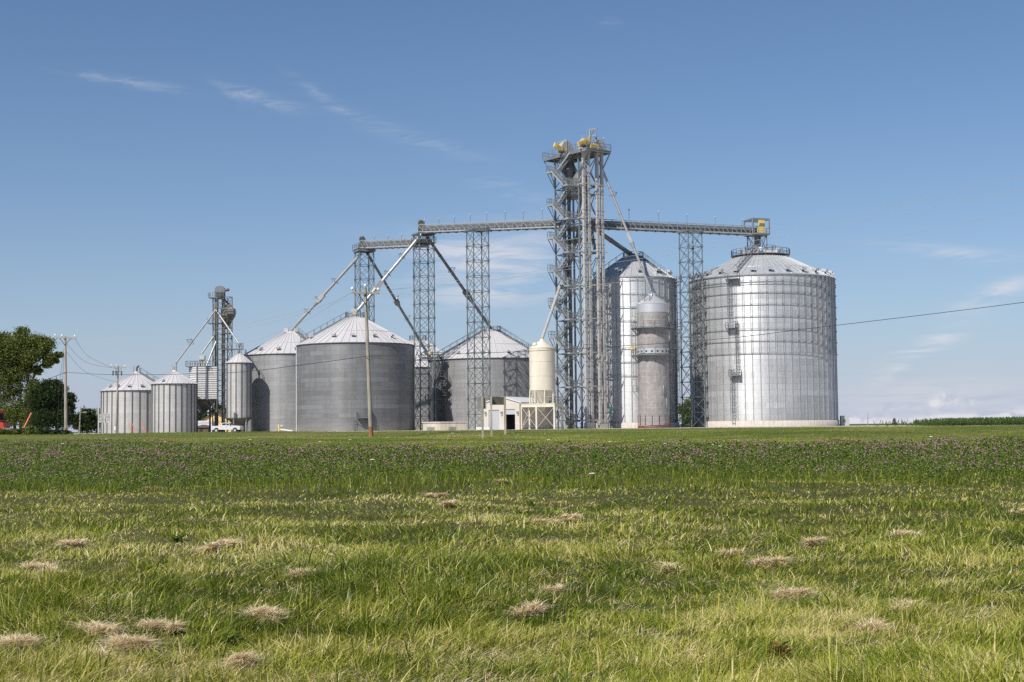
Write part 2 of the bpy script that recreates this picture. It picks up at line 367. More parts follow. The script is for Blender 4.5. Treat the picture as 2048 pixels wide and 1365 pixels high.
def make_ground():
    ys = np.concatenate([np.linspace(-60, 4, 9), np.linspace(6, 70, 90), np.linspace(71, 136, 170), np.geomspace(140, 9000, 40)])
    xh = np.concatenate([np.linspace(0, 30, 46), np.linspace(31, 110, 70), np.geomspace(115, 9000, 30)])
    xs = np.concatenate([-xh[:0:-1], xh])
    X, Y = np.meshgrid(xs, ys); Z = terrain(X, Y)
    n, k = len(xs), len(ys)
    vs = np.stack([X, Y, Z], -1).reshape(-1, 3)
    fs = [(j*n+i, j*n+i+1, (j+1)*n+i+1, (j+1)*n+i) for j in range(k-1) for i in range(n-1)]
    me = bpy.data.meshes.new('ground'); me.from_pydata(vs.tolist(), [], fs); me.polygons.foreach_set('use_smooth', [True]*len(fs))
    m, t, p = mat('meadow_soil'); tc = t.new('ShaderNodeTexCoord').outputs['Object']; s = t.sep(tc)
    a = t.noise(tc, .5, 6, .6); b = t.noise(tc, 14, 5, .7); c = t.noise(t.mapping(tc, scale=(.08, .35, 1)), 1.0, 5, .6)
    g = t.mix(t.maprange(b, .35, .65), (.030, .042, .009), (.09, .085, .03))
    g = t.mix(t.math('MULTIPLY', t.maprange(a, .45, .7), .5), g, (.10, .085, .04))
    v = t.mix(t.maprange(c, .4, .62), (.085, .115, .026), (.15, .14, .055))
    v = t.mix(t.math('MULTIPLY', t.maprange(b, .4, .7), .4), v, (.05, .075, .018))
    col = t.mix(t.maprange(s[1], 70, 80), g, v)
    gr = t.ramp(t.noise(tc, .6, 6, .7), [(.3, (.36, .33, .29)), (.7, (.50, .46, .41))])
    col = t.mix(t.maprange(s[1], 112.5, 113.2), col, gr)
    col = t.mix(t.maprange(s[1], 380, 460), col, (.07, .10, .03))
    t.link(col, p.inputs['Base Color']); p.inputs['Roughness'].default_value = .95; p.inputs['Specular IOR Level'].default_value = .1
    me.materials.append(m); o = bpy.data.objects.new('ground', me); COL.objects.link(o); o['kind'] = 'structure'; o['label'] = 'grassy field rising to gravel yard'
    b = MB(); xsr = np.linspace(-260, 260, 105)
    for x0, x1 in zip(xsr[:-1], xsr[1:]):
        b._add([(x0, 115, .072), (x1, 115, .072), (x1, 119, .11), (x0, 119, .11)], [(0, 1, 2, 3)]); b._add([(x0, 119, .11), (x1, 119, .11), (x1, 123, .072), (x0, 123, .072)], [(0, 1, 2, 3)])
    r = b.build('road', plain('pale_asphalt', (.34, .325, .30), .9, 0, .1, .6)); r['kind'] = 'structure'; r['label'] = 'pale country road beyond the verge'
make_ground()

# ------------------------------------------------------------------ vegetation on the ground (numpy blades)
def mesh_np(name, verts, loops, starts, material, tint=None):
    me = bpy.data.meshes.new(name); me.vertices.add(len(verts)); me.vertices.foreach_set('co', verts.astype(np.float32).ravel())
    me.loops.add(len(loops)); me.loops.foreach_set('vertex_index', loops.astype(np.int32))
    me.polygons.add(len(starts)); me.polygons.foreach_set('loop_start', starts.astype(np.int32))
    if tint is not None:
        a = me.attributes.new('tint', 'FLOAT', 'POINT'); a.data.foreach_set('value', tint.astype(np.float32))
    me.materials.append(material); me.update(calc_edges=True); me.validate()
    o = bpy.data.objects.new(name, me); COL.objects.link(o); return o
def blades(name, x, y, z, h, wd, dirx, diry, bend, tint, material):
    """curved grass blades: dir = unit horizontal lean, bend = how far the tip travels sideways"""
    n = len(x); a = RNG.uniform(0, 6.283, n); px, py = np.cos(a)*wd/2, np.sin(a)*wd/2
    v = np.zeros((n, 7, 3))
    for k, (f, wf) in enumerate(((0, 1.0), (.45, .85), (.8, .5))):
        sx = bend*f**1.7*dirx; sy = bend*f**1.7*diry; sz = h*(f - .25*f*f*np.minimum(1, bend/np.maximum(h, .01)))
        v[:, 2*k, 0] = x+sx-px*wf; v[:, 2*k, 1] = y+sy-py*wf; v[:, 2*k, 2] = z+sz
        v[:, 2*k+1, 0] = x+sx+px*wf; v[:, 2*k+1, 1] = y+sy+py*wf; v[:, 2*k+1, 2] = z+sz
    v[:, 6, 0] = x+bend*dirx; v[:, 6, 1] = y+bend*diry; v[:, 6, 2] = z+h*(1-.25*np.minimum(1, bend/np.maximum(h, .01)))
    base = (np.arange(n)*7)[:, None]
    lp = (base + np.array([0, 1, 3, 2, 2, 3, 5, 4, 4, 5, 6])[None]).ravel()
    st = ((np.arange(n)*11)[:, None] + np.array([0, 4, 8])[None]).ravel()
    return mesh_np(name, v.reshape(-1, 3), lp, st, material, np.repeat(tint, 7))
_ph = RNG.uniform(0, 6.283, 64); _an = RNG.uniform(-.9, .9, 64)
def patch(x, y, s, seed=0, stretch=2.2):
    """smooth patchy field about 0..1, longer across the view than along it"""
    v = 0
    for i in range(7):
        k = (i+seed*7) % 64; f = s*(1.0+.55*i); a = _an[k]
        u = (x/stretch)*math.cos(a)+y*math.sin(a); q = -x/stretch*math.sin(a)+y*math.cos(a)
        v = v + np.sin(u*f*2.1+_ph[k]+1.3*np.sin(q*f+_ph[(k+9) % 64]))*np.sin(q*f*1.7+_ph[(k+5) % 64])/(1+.35*i)
    return np.clip(.5+v*.28, 0, 1)
def scatter(n, y0, y1, side=.42, extra=2.5):
    y = 1/RNG.uniform(1/y1, 1/y0, n); x = RNG.uniform(-1, 1, n)*(side*y+extra); return x, y
def ground_at(px, py):
    lo, hi = 5.0, 112.0
    for _ in range(40):
        mid = (lo+hi)/2; p = at(px, py, mid)
        if p.z > tz(p.x, mid): lo = mid
        else: hi = mid
    p = at(px, py, lo); return p.x, lo
CLUMPS = [(62, 1300, 38, 0.9), (275, 1303, 43, 1), (210, 1330, 23, 0.7), (545, 1236, 48, 1), (485, 1338, 39, 0.9), (300, 980, 18, 0.8), (157, 1093, 22, 0.9), (408, 1102, 23, 0.9), (455, 1092, 18, 0.6), (615, 1156, 23, 0.7), (70, 1142, 28, 0.8), (110, 1150, 18, 0.6), (905, 1010, 18, 0.8), (1135, 1041, 16, 0.8), (1540, 1136, 27, 1), (1628, 1091, 14, 0.7), (1810, 1070, 28, 0.6), (1350, 1142, 20, 0.6), (1590, 1198, 28, 0.7), (1740, 1262, 41, 0.6), (1810, 1222, 33, 0.6), (1050, 1228, 22, 0.6), (2040, 1028, 14, 0.6), (995, 965, 13, 0.6), (185, 1262, 44, 0.5), (330, 1258, 36, 0.4), (1470, 1112, 26, 0.5), (1090, 1046, 16, 0.4), (1100, 1188, 24, 0.4), (870, 992, 16, 0.5), (1590, 1200, 22, 0.5)]
def make_meadow():
    # --- near meadow grass
    n = 440000; x, y = scatter(n, 7.6, 50); kk_ = (y < 38+3*np.sin(x*.31)+1.5*np.sin(x*.9+2)+RNG.exponential(3.0, n)); x, y = x[kk_], y[kk_]; n = len(x)
    pa = patch(x, y, .38, 0, 2.6); pb = patch(x, y, 1.1, 2, 1.8); pc = patch(x, y, .22, 4, 3.5)
    q = RNG.uniform(0, 1, n)
    dark = pa < .40
    h = RNG.uniform(.04, .165, n)*(1+1.2*(pb-.5)-.7*(patch(x, y, 2.3, 11, 1.3)-.5))*np.where(dark, 1.25, .85); h *= np.clip(1.2-y/50, .55, 1); tall = q > .975; h[tall] *= 1.7
    wd = np.clip(y*.00046, .0055, .016)*RNG.uniform(.5, 1.9, n); wd[tall] *= 1.45
    comb_ = patch(x, y, .5, 6, 1.5)*2*math.pi*1.2 + 2.2
    a = comb_ + RNG.normal(0, 1.15, n); bend = h*np.abs(RNG.normal(.85, .5, n)); bend[tall] *= .5
    pd = patch(x, y, 2.3, 11, 1.3); tint = .43+.10*np.sin(y*1.15+.25*x+.8*np.sin(x*.3))*np.clip((y-9)/6, 0, 1)+.50*(pa-.5)+.34*(pc-.5)+.30*(pb-.5)+.42*(pd-.5)+RNG.normal(0, .20, n); tint = np.where(q < .10, .86+RNG.normal(0, .1, n), tint)
    o = blades('meadow_grass', x, y, terrain(x, y)-.01, h, wd, np.cos(a), np.sin(a), bend, np.clip(tint, 0, 1), M_GRASS)
    tag(o, 'uncut meadow grass, green and straw coloured, in front of the clover', 'grass', kind='stuff')
    # --- cut straw thatch between the blades, in heaps
    X, Y, Z, H, W, DX, DY, B, T = [[] for _ in range(9)]
    for px, py, rp, am in CLUMPS:
        gx, gy = ground_at(px, py+rp*.2); r = .8*rp*gy/FPX; k = int(350+1900*am*min(1.4, rp/36))
        ns = int(RNG.integers(4, 8)); lx = np.sort(RNG.uniform(-1.25, 1.25, ns))*r; ly = (RNG.uniform(-.55, .55, ns)+.7*np.sin(lx/r*2+px))*r; lr = RNG.uniform(.16, .62, ns)*r; li = RNG.integers(0, ns, k)
        u = np.abs(RNG.normal(0, .62, k)); th = RNG.uniform(0, 6.283, k); wob = 1+.35*np.sin(3*th+px)+.25*np.sin(5*th+py)
        cx, cy = gx+lx[li]+u*lr[li]*np.cos(th)*wob*1.2, gy+ly[li]+u*lr[li]*np.sin(th)*wob*.8
        top = .03+.055*am*(lr[li]/r > .4)+.025*am*np.clip(1-u**2, 0, 1)*(lr[li]/r)*RNG.uniform(.55, 1, k)
        L = np.where(RNG.uniform(0, 1, k) < .85, RNG.uniform(.05, .15, k), RNG.uniform(.15, .28, k)); dr = RNG.normal(.4+px*.01, 1.5, k)+li*.5
        X.append(cx); Y.append(cy); Z.append(terrain(cx, cy)+top); H.append(RNG.normal(.012, .035, k)); W.append(np.full(k, max(.006, gy*.0006))); DX.append(np.cos(dr)); DY.append(np.sin(dr)); B.append(L); T.append(np.clip(RNG.normal(.68, .2, k), 0, 1))
    n = 120000; x, y = scatter(n, 7.6, 38); keep = (patch(x, y, .6, 3, 2.5)*.6+.4*patch(x, y, 2.3, 11, 1.3) > .54) & (patch(x, y, 1.4, 7, 1.8) > .42); x, y = x[keep], y[keep]; k = len(x); dr = RNG.normal(.3, .9, k)
    X.append(x); Y.append(y); Z.append(terrain(x, y)+RNG.uniform(.01, .07, k)); H.append(RNG.normal(.0, .04, k)); W.append(np.clip(y*.00042, .0035, .02)); DX.append(np.cos(dr)); DY.append(np.sin(dr)); B.append(RNG.uniform(.05, .17, k)); T.append(np.clip(RNG.normal(.42, .22, k), 0, 1))
    o = blades('dry_grass', *[np.concatenate(q) for q in (X, Y, Z, H, W, DX, DY, B, T)], M_STRAW)
    tag(o, 'dry tan cut grass lying in tangled heaps on the meadow', 'dry grass', kind='stuff')
    # --- clover: upright leafy stand behind the meadow
    n = 230000; x, y = scatter(n, 33, 100)
    edge = 37.5+9*(patch(x, y*0+3, .12, 5, 1.0)-.5)+5*(patch(x, y, .5, 1)-.5); back = 77+ np.clip((-x-8)*1.1, 0, 24) + 2*np.sin(x*.7)
    keep = (y > edge+RNG.exponential(3.0, n)-1.5) & (y < back) & (patch(x, y, .55, 8, 2.0) > .08); x, y = x[keep], y[keep]; n = len(x)
    H = .06+.42*patch(x, y, .75, 9, 1.4); far = np.clip((y-75)/15, 0, 1); H = H*(1-.45*far)
    zz = terrain(x, y)+H*RNG.uniform(.25, 1, n)**.7; s = np.clip(y*.0012, .035, .10)*RNG.uniform(.7, 1.3, n)
    v = np.zeros((n, 4, 3)); th = RNG.uniform(0, 6.283, n); tilt = RNG.normal(0, .55, n); tl2 = RNG.normal(0, .5, n)
    ux, uy, uz = np.cos(th), np.sin(th), np.sin(tilt); vx, vy, vz = -np.sin(th), np.cos(th), np.sin(tl2)
    P = np.stack([x, y, zz], -1); U = np.stack([ux, uy, uz], -1)*s[:, None]*.55; W_ = np.stack([vx, vy, vz], -1)*s[:, None]*.38
    v[:, 0] = P-U; v[:, 1] = P-W_; v[:, 2] = P+U; v[:, 3] = P+W_
    o = mesh_np('clover', v.reshape(-1, 3), np.arange(n*4), np.arange(n)*4, M_CLOVER, np.repeat(np.clip(RNG.normal(.46, .3, n)+.3*(H-.25), 0, 1), 4))
    tag(o, 'dark green leafy clover stand across the field', 'clover', kind='stuff')
    # stems and grasses among the clover
    n = 26000; x, y = scatter(n, 34, 100); keep = (y < 74+np.clip((-x-8)*1.1, 0, 24)); x, y = x[keep], y[keep]; n = len(x); a = RNG.uniform(0, 6.283, n); h = RNG.uniform(.15, .45, n)*np.clip(1.2-(y-70)/40, .5, 1)
    o = blades('clover_stems', x, y, terrain(x, y), h, np.clip(y*.0004, .01, .03), np.cos(a), np.sin(a), h*RNG.uniform(.1, .7, n), np.clip(RNG.normal(.28, .16, n), 0, 1), M_GRASS)
    tag(o, 'thin green stems and grasses standing among the clover', 'grass', kind='stuff')
    # blossoms: small round heads
    n = 34000; x, y = scatter(n, 36, 104); edge = 38.5+8*(patch(x, y*0+3, .12, 5, 1.0)-.5)+8*(patch(x, y, .5, 1)-.5); back = 78+np.clip((-x-8)*1.1, 0, 24)+1.5*np.sin(x*.7)
    dens = .30+.70*np.clip((y-46)/20, 0, 1); keep = (y > edge) & (y < back) & (RNG.uniform(0, 1, n) < dens*np.clip((patch(x, y, .45, 10, 1.8)-.22)*2.6, .08, 1)*np.clip((patch(x, y, 1.3, 12, 1.3)-.2)*2, .1, 1)); x, y = x[keep], y[keep]; n = len(x)
    far = np.clip((y-75)/15, 0, 1); zz = terrain(x, y)+(.16+.34*patch(x, y, .75, 9, 1.4)*RNG.uniform(.7, 1.1, n))*(1-.4*far); r = np.clip(y*.0005, .021, .034)*RNG.uniform(.6, 1.35, n)
    dirs = np.array([(1, 0, -.2), (0, 1, -.2), (-1, 0, -.2), (0, -1, -.2), (.62, .62, .55), (-.62, .62, .55), (-.62, -.62, .55), (.62, -.62, .55), (0, 0, 1), (0, 0, -.9)])
    fl = [(0, 1, 4), (1, 2, 5), (2, 3, 6), (3, 0, 7), (0, 4, 7), (1, 5, 4), (2, 6, 5), (3, 7, 6), (4, 8, 7), (5, 8, 4), (6, 8, 5), (7, 8, 6), (1, 0, 9), (2, 1, 9), (3, 2, 9), (0, 3, 9)]
    v = np.stack([x, y, zz], -1)[:, None, :]+dirs[None]*r[:, None, None]
    lp = ((np.arange(n)*10)[:, None]+np.array(fl).ravel()[None]).ravel(); st = np.arange(n*16)*3
    o = mesh_np('clover_blossoms', v.reshape(-1, 3), lp, st, M_PINK); tag(o, 'pink clover blossoms dotted over the field', 'clover blossoms', kind='stuff')
    # --- verge
    n = 210000; x, y = scatter(n, 70, 113.2, .42, 6); a = RNG.uniform(0, 6.283, n); pv = patch(x, y, .10, 12, 3.0); pw = patch(x, y, .35, 13, 3.5)
    keep = (y > 72) & ((y > 95) | (x > -14-RNG.uniform(0, 8, n)) | (RNG.uniform(0, 1, n) < .4)); x, y, a, pv, pw = x[keep], y[keep], a[keep], pv[keep], pw[keep]; n = len(x)
    h = RNG.uniform(.05, .125, n)
    o = blades('verge_grass', x, y, terrain(x, y)-.01, h, np.full(n, .019), np.cos(a), np.sin(a), h*RNG.uniform(.2, 1, n), np.clip(.40+.40*(pv-.5)+.45*(pw-.5)+RNG.normal(0, .08, n), 0, 1), M_GRASS)
    tag(o, 'short green and brownish grass on the bank below the road', 'grass', kind='stuff')
make_meadow()
LACE = [(1185, 948), (1425, 890), (1440, 893), (905, 867), (700, 880), (1097, 880), (1220, 884), (212, 879), (500, 880), (1862, 874), (1285, 881), (1330, 888), (125, 888), (745, 920), (330, 884), (1560, 895), (990, 890), (640, 884)]
def white_flowers():
    near = ['among the pink clover', 'in the clover below the bank']
    for i, (px, py) in enumerate(LACE):
        gx, Y = ground_at(px, py+(16 if py > 915 else 10)); p = at(px, py, Y); b = V(p.x, p.y, tz(p.x, p.y))
        t = thing('white_wildflower', b, 'small flat white wildflower head standing up among the clover', 'wildflower', 'white wildflowers in the clover')
        m = MB(); m.path([b, b+V(.02, 0, (p.z-b.z)*.6), p-V(0, 0, .01)], .005, 5); m.build('stem', M_CLOVER, t)
        m = MB()
        for k in range(26):
            a = random.uniform(0, 6.28); r = .085*math.sqrt(random.random()); c = p+V(r*math.cos(a), r*math.sin(a), .02-r*.2); m.lathe(c, [(.004, -.012), (.02, 0), (.004, .014)], 6)
        m.build('umbel', M_LACE, t)
white_flowers()

WEEDS = [(1062, 1012, 15, 0, 'green broadleaf weed in the middle of the meadow'), (356, 1085, 22, 0, 'green broadleaf weed between two straw heaps at the left'), (90, 1208, 34, 0, 'green leafy weed above the long straw line at the left'),
         (455, 1300, 40, 0, 'large green leafy weed among the nearest straw heaps'), (1560, 1322, 40, 1, 'rust red dock plant at the lower edge')]
M_DOCK = leafy('red_dock_leaves', [(0, (.10, .035, .02)), (.5, (.20, .07, .035)), (1, (.17, .20, .05))], .25)
M_WEED = leafy('weed_leaves', [(0, (.05, .09, .012)), (.5, (.11, .19, .025)), (1, (.2, .28, .05))], .3)
def weeds():
    rng = random.Random(31)
    for (px, py, rp, red, lab) in WEEDS:
        gx, gy = ground_at(px, py); r0 = rp*gy/FPX; base = V(gx, gy, tz(gx, gy)); t = thing('weed_plant', base, lab, 'weed', 'broadleaf weeds in the meadow'); st = MB(); VV, TT, ST, LP = [], [], [], []
        for k in range(9):
            a = rng.uniform(0, 6.28); e = base+V(math.cos(a)*r0*rng.uniform(.2, .8), math.sin(a)*r0*2.2*rng.uniform(.1, .9), rng.uniform(.03, .12)); st.path([base, base.lerp(e, .5)+V(0, 0, .05), e], .005, 5, .003)
            for j in range(7):
                c = base.lerp(e, .35+.65*j/6)+V(0, 0, .04*math.sin(j)); b_ = rng.uniform(0, 6.28); ln = rng.uniform(.035, .085); d = V(math.cos(b_), math.sin(b_), rng.uniform(-.1, .7)).normalized(); sdv = d.cross(V(0, 0, 1)).normalized()*ln*.26; up = V(0, 0, .012)
                i0 = len(VV); VV += [c, c+d*ln*.45+sdv+up, c+d*ln, c+d*ln*.45-sdv+up, c+d*ln*.5]; tv = min(1, max(0, rng.gauss(.5, .25))); TT += [tv]*5
                for f in ((0, 4, 1), (1, 4, 2), (2, 4, 3), (3, 4, 0)): ST.append(len(LP)); LP += [i0+q for q in f]
        st.build('stem', M_WEED, t); o = mesh_np('leaves', np.array([tuple(v-base) for v in VV]), np.array(LP), np.array(ST), M_DOCK if red else M_WEED, np.array(TT)); o.parent = t
weeds()

# ------------------------------------------------------------------ grain bins
def toward(c): v = V(-c.x, -c.y, 0); v.normalize(); return v
class Bin:
    def __init__(s, name, label, px, Y, r, ze, za, rt, cat='grain bin', group='round corrugated grain bins', z0=0.0):
        p = at(px, 855, Y); s.c = V(p.x, Y, 0); s.r, s.ze, s.za, s.rt = r, ze, za, rt
        s.t = thing(name, V(s.c.x, s.c.y, z0), label, cat, group); s.z0 = z0
    def ang(s, off):
        """angle (world) of the wall point whose offset across the camera-facing side is off*r"""
        t = toward(s.c); return math.atan2(t.y, t.x)+math.asin(max(-1, min(1, off)))
    def pt(s, a, rr, z): return s.c+V(rr*math.cos(a), rr*math.sin(a), z)
    def rz(s, rr): return s.ze+(s.za-s.ze)*(s.r-rr)/(s.r-s.rt)
    def wall(s, m, base=0.0, n=96):
        b = MB(); b.lathe(s.c, [(s.r, s.z0+base), (s.r, s.ze-.02)], n, True, False); return b.build('wall', m, s.t)
    def roof(s, m, ribs=48, ribw=.10, ribh=.10, over=.18, trim=M_TRIM, breaks=()):
        b = MB(); ro = s.r+over; ze = s.rz(ro); seg = ribs*2
        b.lathe(s.c, [(ro, ze), (s.rt, s.za)], seg, False, False)
        for i in range(ribs):
            a = 2*math.pi*i/ribs; x = V(-math.sin(a), math.cos(a), 0)
            b.bar(s.pt(a, ro, ze+ribh*.4), s.pt(a, s.rt, s.za+ribh*.4), ribw, ribh)
        for f in breaks:
            rr = s.r+(s.rt-s.r)*f; b.ring(s.c, rr-.1, .2, s.rz(rr)-.02, .07, 64)
        o = b.build('roof', m, s.t)
        b = MB(); b.ring(s.c, s.r+.02, over-.03, ze-.16, .14, 72); e = b.build('eave_trim', trim, o)
        return o
    def cap(s, m, h=.5, rail=True, lid=True):
        b = MB(); b.lathe(s.c, [(s.rt+.02, s.za-.1), (s.rt+.02, s.za+h*.45), (s.rt*.55, s.za+h), (.01, s.za+h*1.1)], 32, True, False); o = b.build('roof_cap', m, s.t)
        if rail:
            b = MB(); n = 14; b.rail([s.pt(2*math.pi*i/n, s.rt+.35, s.za-.15) for i in range(n)], 1.1, .07, 9, True); b.build('handrail', M_STEEL, s.t)
        return o
    def vent(s, a, rr, m, size=.55):
        b = MB(); p = s.pt(a, rr, s.rz(rr)); ra = V(math.cos(a), math.sin(a), 0); ta = V(-math.sin(a), math.cos(a), 0); Z = V(0, 0, 1)
        b.box(p+Z*size*.3, (size*.7, size*.6, size*.8), (ta, ra, Z)); b.box(p+Z*size*.72+ra*size*.22, (size, size*1.1, size*.5), (ta, (ra-Z*.3).normalized(), (Z+ra*.3).normalized()))
        b.mi = 1; b.box(p+Z*size*.22+ra*(size*.33), (size*.5, .03, size*.4), (ta, ra, Z))
        return b.build('roof_vent', [m, M_DARK], s.t)
    def stiff(s, n, wd, dp, m, z0=None, z1=None, a0=0.0, rr=None):
        b = MB(); z0 = s.z0 if z0 is None else z0; z1 = s.ze-.1 if z1 is None else z1; rr = rr or s.r
        for i in range(n):
            a = 2*math.pi*(i+a0)/n; ra = V(math.cos(a), math.sin(a), 0); ta = V(-math.sin(a), math.cos(a), 0)
            b.box(s.pt(a, rr+dp/2+.004, (z0+z1)/2), (wd, dp, z1-z0), (ta, ra, V(0, 0, 1)))
        return b.build('stiffeners', m, s.t)
    def wring(s, z, m=M_STIFF, off=.22, t=.09):
        b = MB(); b.ring(s.c, s.r+off, t, z, .09, 60)
        for i in range(30):
            a = 2*math.pi*i/30; b.bar(s.pt(a, s.r, z+.04), s.pt(a, s.r+off+.02, z+.04), .07)
        return b.build('wind_ring', m, s.t)
    def ladder(s, off, z0, z1, m=M_STEEL, cage=True):
        a = s.ang(off); ra = V(math.cos(a), math.sin(a), 0); ta = V(-math.sin(a), math.cos(a), 0); b = MB(); Z = V(0, 0, 1)
        p = s.pt(a, s.r+.35, 0)
        for q in (-.25, .25): b.bar(p+ta*q+Z*z0, p+ta*q+Z*z1, .07)
        z = z0+.3
        while z < z1: b.bar(p-ta*.25+Z*z, p+ta*.25+Z*z, .045); z += .6
        if cage:
            for k in (-.38, 0, .38): b.bar(p+ta*k+ra*(.75 if k == 0 else .5)+Z*(z0+2.2), p+ta*k+ra*(.75 if k == 0 else .5)+Z*z1, .045)
            z = z0+2.2
            while z < z1:
                q = [p-ta*.25, p-ta*.38+ra*.5, p+ra*.75, p+ta*.38+ra*.5, p+ta*.25]
                for u, v in zip(q, q[1:]): b.bar(u+Z*z, v+Z*z, .045)
                z += 1.3
        for zz in (z0+.3, (z0+z1)/2, z1-.3): b.bar(p+Z*zz, p-ra*.36+Z*zz, .06)
        return b.build('ladder', m, s.t)
    def deck(s, off, z, wd=1.7, dp=1.2, m=M_STEEL):
        a = s.ang(off); ra = V(math.cos(a), math.sin(a), 0); ta = V(-math.sin(a), math.cos(a), 0); c = s.pt(a, s.r+.05+dp/2, z)
        b = MB(); b.box(c, (wd, dp, .12), (ta, ra, V(0, 0, 1)))
        for q in (-wd/2+.1, wd/2-.1): b.bar(c+ta*q+ra*dp*.45, c+ta*q-ra*dp*.5-V(0, 0, 1.1), .09)
        o = b.build('platform', m, s.t)
        b = MB(); k = [c-ta*wd/2-ra*dp*.45, c-ta*wd/2+ra*dp/2, c+ta*wd/2+ra*dp/2, c+ta*wd/2-ra*dp*.45]; b.rail(k, 1.07, .06, .9); b.build('handrail', m, o); return o
    def roofladder(s, a, m=M_STEEL, r0=None, r1=None, rail=True):
        r0 = r0 or s.r; r1 = r1 or s.rt; ta = V(-math.sin(a), math.cos(a), 0); b = MB(); Z = V(0, 0, .25)
        p, q = s.pt(a, r0, s.rz(r0))+Z, s.pt(a, r1, s.rz(r1))+Z
        for k in (-.35, .35):
            b.bar(p+ta*k, q+ta*k, .08, .18)
            if rail:
                U = V(0, 0, .95); b.bar(p+ta*k+U, q+ta*k+U, .06); n = max(2, int((q-p).length/1.5))
                for i in range(n+1): w_ = p+(q-p)*(i/n)+ta*k; b.bar(w_, w_+U, .055)
        n = int((q-p).length/.45)
        for i in range(n+1): w_ = p+(q-p)*(i/n); b.bar(w_-ta*.35, w_+ta*.35, .07)
        return b.build('roof_ladder', m, s.t)

# --- the big new bin at the right
B = Bin('grain_bin', 'broadest shiny new galvanised bin with seven hoops, right of the tall tower', 1528.5, 268, 13.85, 28.2, 33.9, 2.6)
BIG = B
B.wall(M_NEW, 1.1, 120); B.roof(M_ROOFN, 66, .10, .12, .25, M_STIFF, (.32,))
B.stiff(60, .13, .10, M_STIFF, 1.1, 13.5); B.stiff(60, .06, .13, M_STIFF, 13.5, 27.9, .10); B.stiff(60, .06, .13, M_STIFF, 13.5, 27.9, -.10)
for y_ in (561, 584, 607.7, 632, 657.6, 681, 706): B.wring(at(1528, y_, 268-14.1).z)
B.wring(at(1528, 566, 253.9).z)
b = MB(); b.lathe(B.c, [(14.1, -.3), (14.1, 1.1), (13.7, 1.102)], 96, True, False); b.build('concrete_base', M_CONC, B.t)
for i in range(26): B.vent(2*math.pi*(i+.3)/26, 13.1, M_ROOFN, .9)
rr = 5.0; b = MB(); b.ring(B.c, rr-.5, 1.1, B.rz(rr)+.25, .10, 48)
for i in range(24):
    a = 2*math.pi*i/24; b.bar(B.pt(a, rr+.5, B.rz(rr)+.25), B.pt(a, rr-.1, B.rz(rr)-.4), .1)
o = b.build('ring_platform', M_STEEL, B.t)
b = MB(); b.rail([B.pt(2*math.pi*i/28, rr+.6, B.rz(rr)+.3) for i in range(28)], 1.15, .08, 9, True); b.build('handrail', M_STEEL, o)
B.cap(M_ROOFN, .4, True)
for i in range(3):
    a = B.ang(-.75+i*.74); b = MB(); p = B.pt(a, 4.3, B.rz(4.3)); ra = V(math.cos(a), math.sin(a), 0); b.tube(p+V(0, 0, .05), p+V(0, 0, .85), .55, 12); b.tube(p+V(0, 0, .6)-ra*.2, p+V(0, 0, .75)+ra*.95, .42, 12); b.build('fan_hood', M_ROOFN, B.t)
zA, zB_, = at(1470, 655, 254).z, at(1480, 751, 254).z
B.ladder(-.40, zA, 27.6); B.deck(-.38, zA, 1.9); B.ladder(-.325, zB_, zA+1.2); B.deck(-.35, zB_, 2.0); B.ladder(-.385, .4, zB_+1.2)
B.deck(-.36, 27.3, 2.4); B.roofladder(B.ang(-.345), M_STEEL, 13.5, 2.9)
# --- tall bin behind the dryer
B = Bin('grain_bin', 'tall narrow shiny bin standing behind the brown grain dryer', 1272, 266, 7.94, at(1268, 551, 258).z, at(1268, 514, 265).z, 1.6)
TALL = B
B.wall(M_TALL, 1.0, 96); B.roof(M_ROOFN, 40, .10, .12, .2, M_STIFF)
B.stiff(36, .14, .13, M_STIFF, 1.0)
for k in range(8): B.wring(B.ze-.8-k*1.0*(B.ze-8)/8)
b = MB(); b.lathe(B.c, [(8.25, -.3), (8.25, 1.0), (7.9, 1.002)], 80, True, False); b.build('concrete_base', M_CONC, B.t)
for i in range(12): B.vent(2*math.pi*(i+.15)/12, 6.9, M_ROOFN, .8)
B.cap(M_STEEL, .4, True); B.roofladder(B.ang(.35)+.5, M_STEEL, 7.9, 1.9); B.roofladder(B.ang(-.95), M_STEEL, 7.9, 1.9)
B.ladder(.985, 10.5, B.ze+.3); B.deck(.97, 18.6, 1.6); B.deck(.98, B.ze-.7, 1.6); B.ladder(.93, 1.0, 18.6)
b = MB(); a = B.ang(-.55); p = B.pt(a, B.r+.9, 0); b.box(p+V(0, 0, 2.2), (.9, .5, 1.2)); b.bar(p, p+V(0, 0, 1.7), .12); b.mi = 1; b.box(p+V(0, -.26, 3.3), (.7, .05, .6)); b.build('control_box', [M_DOOR, plain('green_notice', (.10, .35, .25), .5)], B.t)
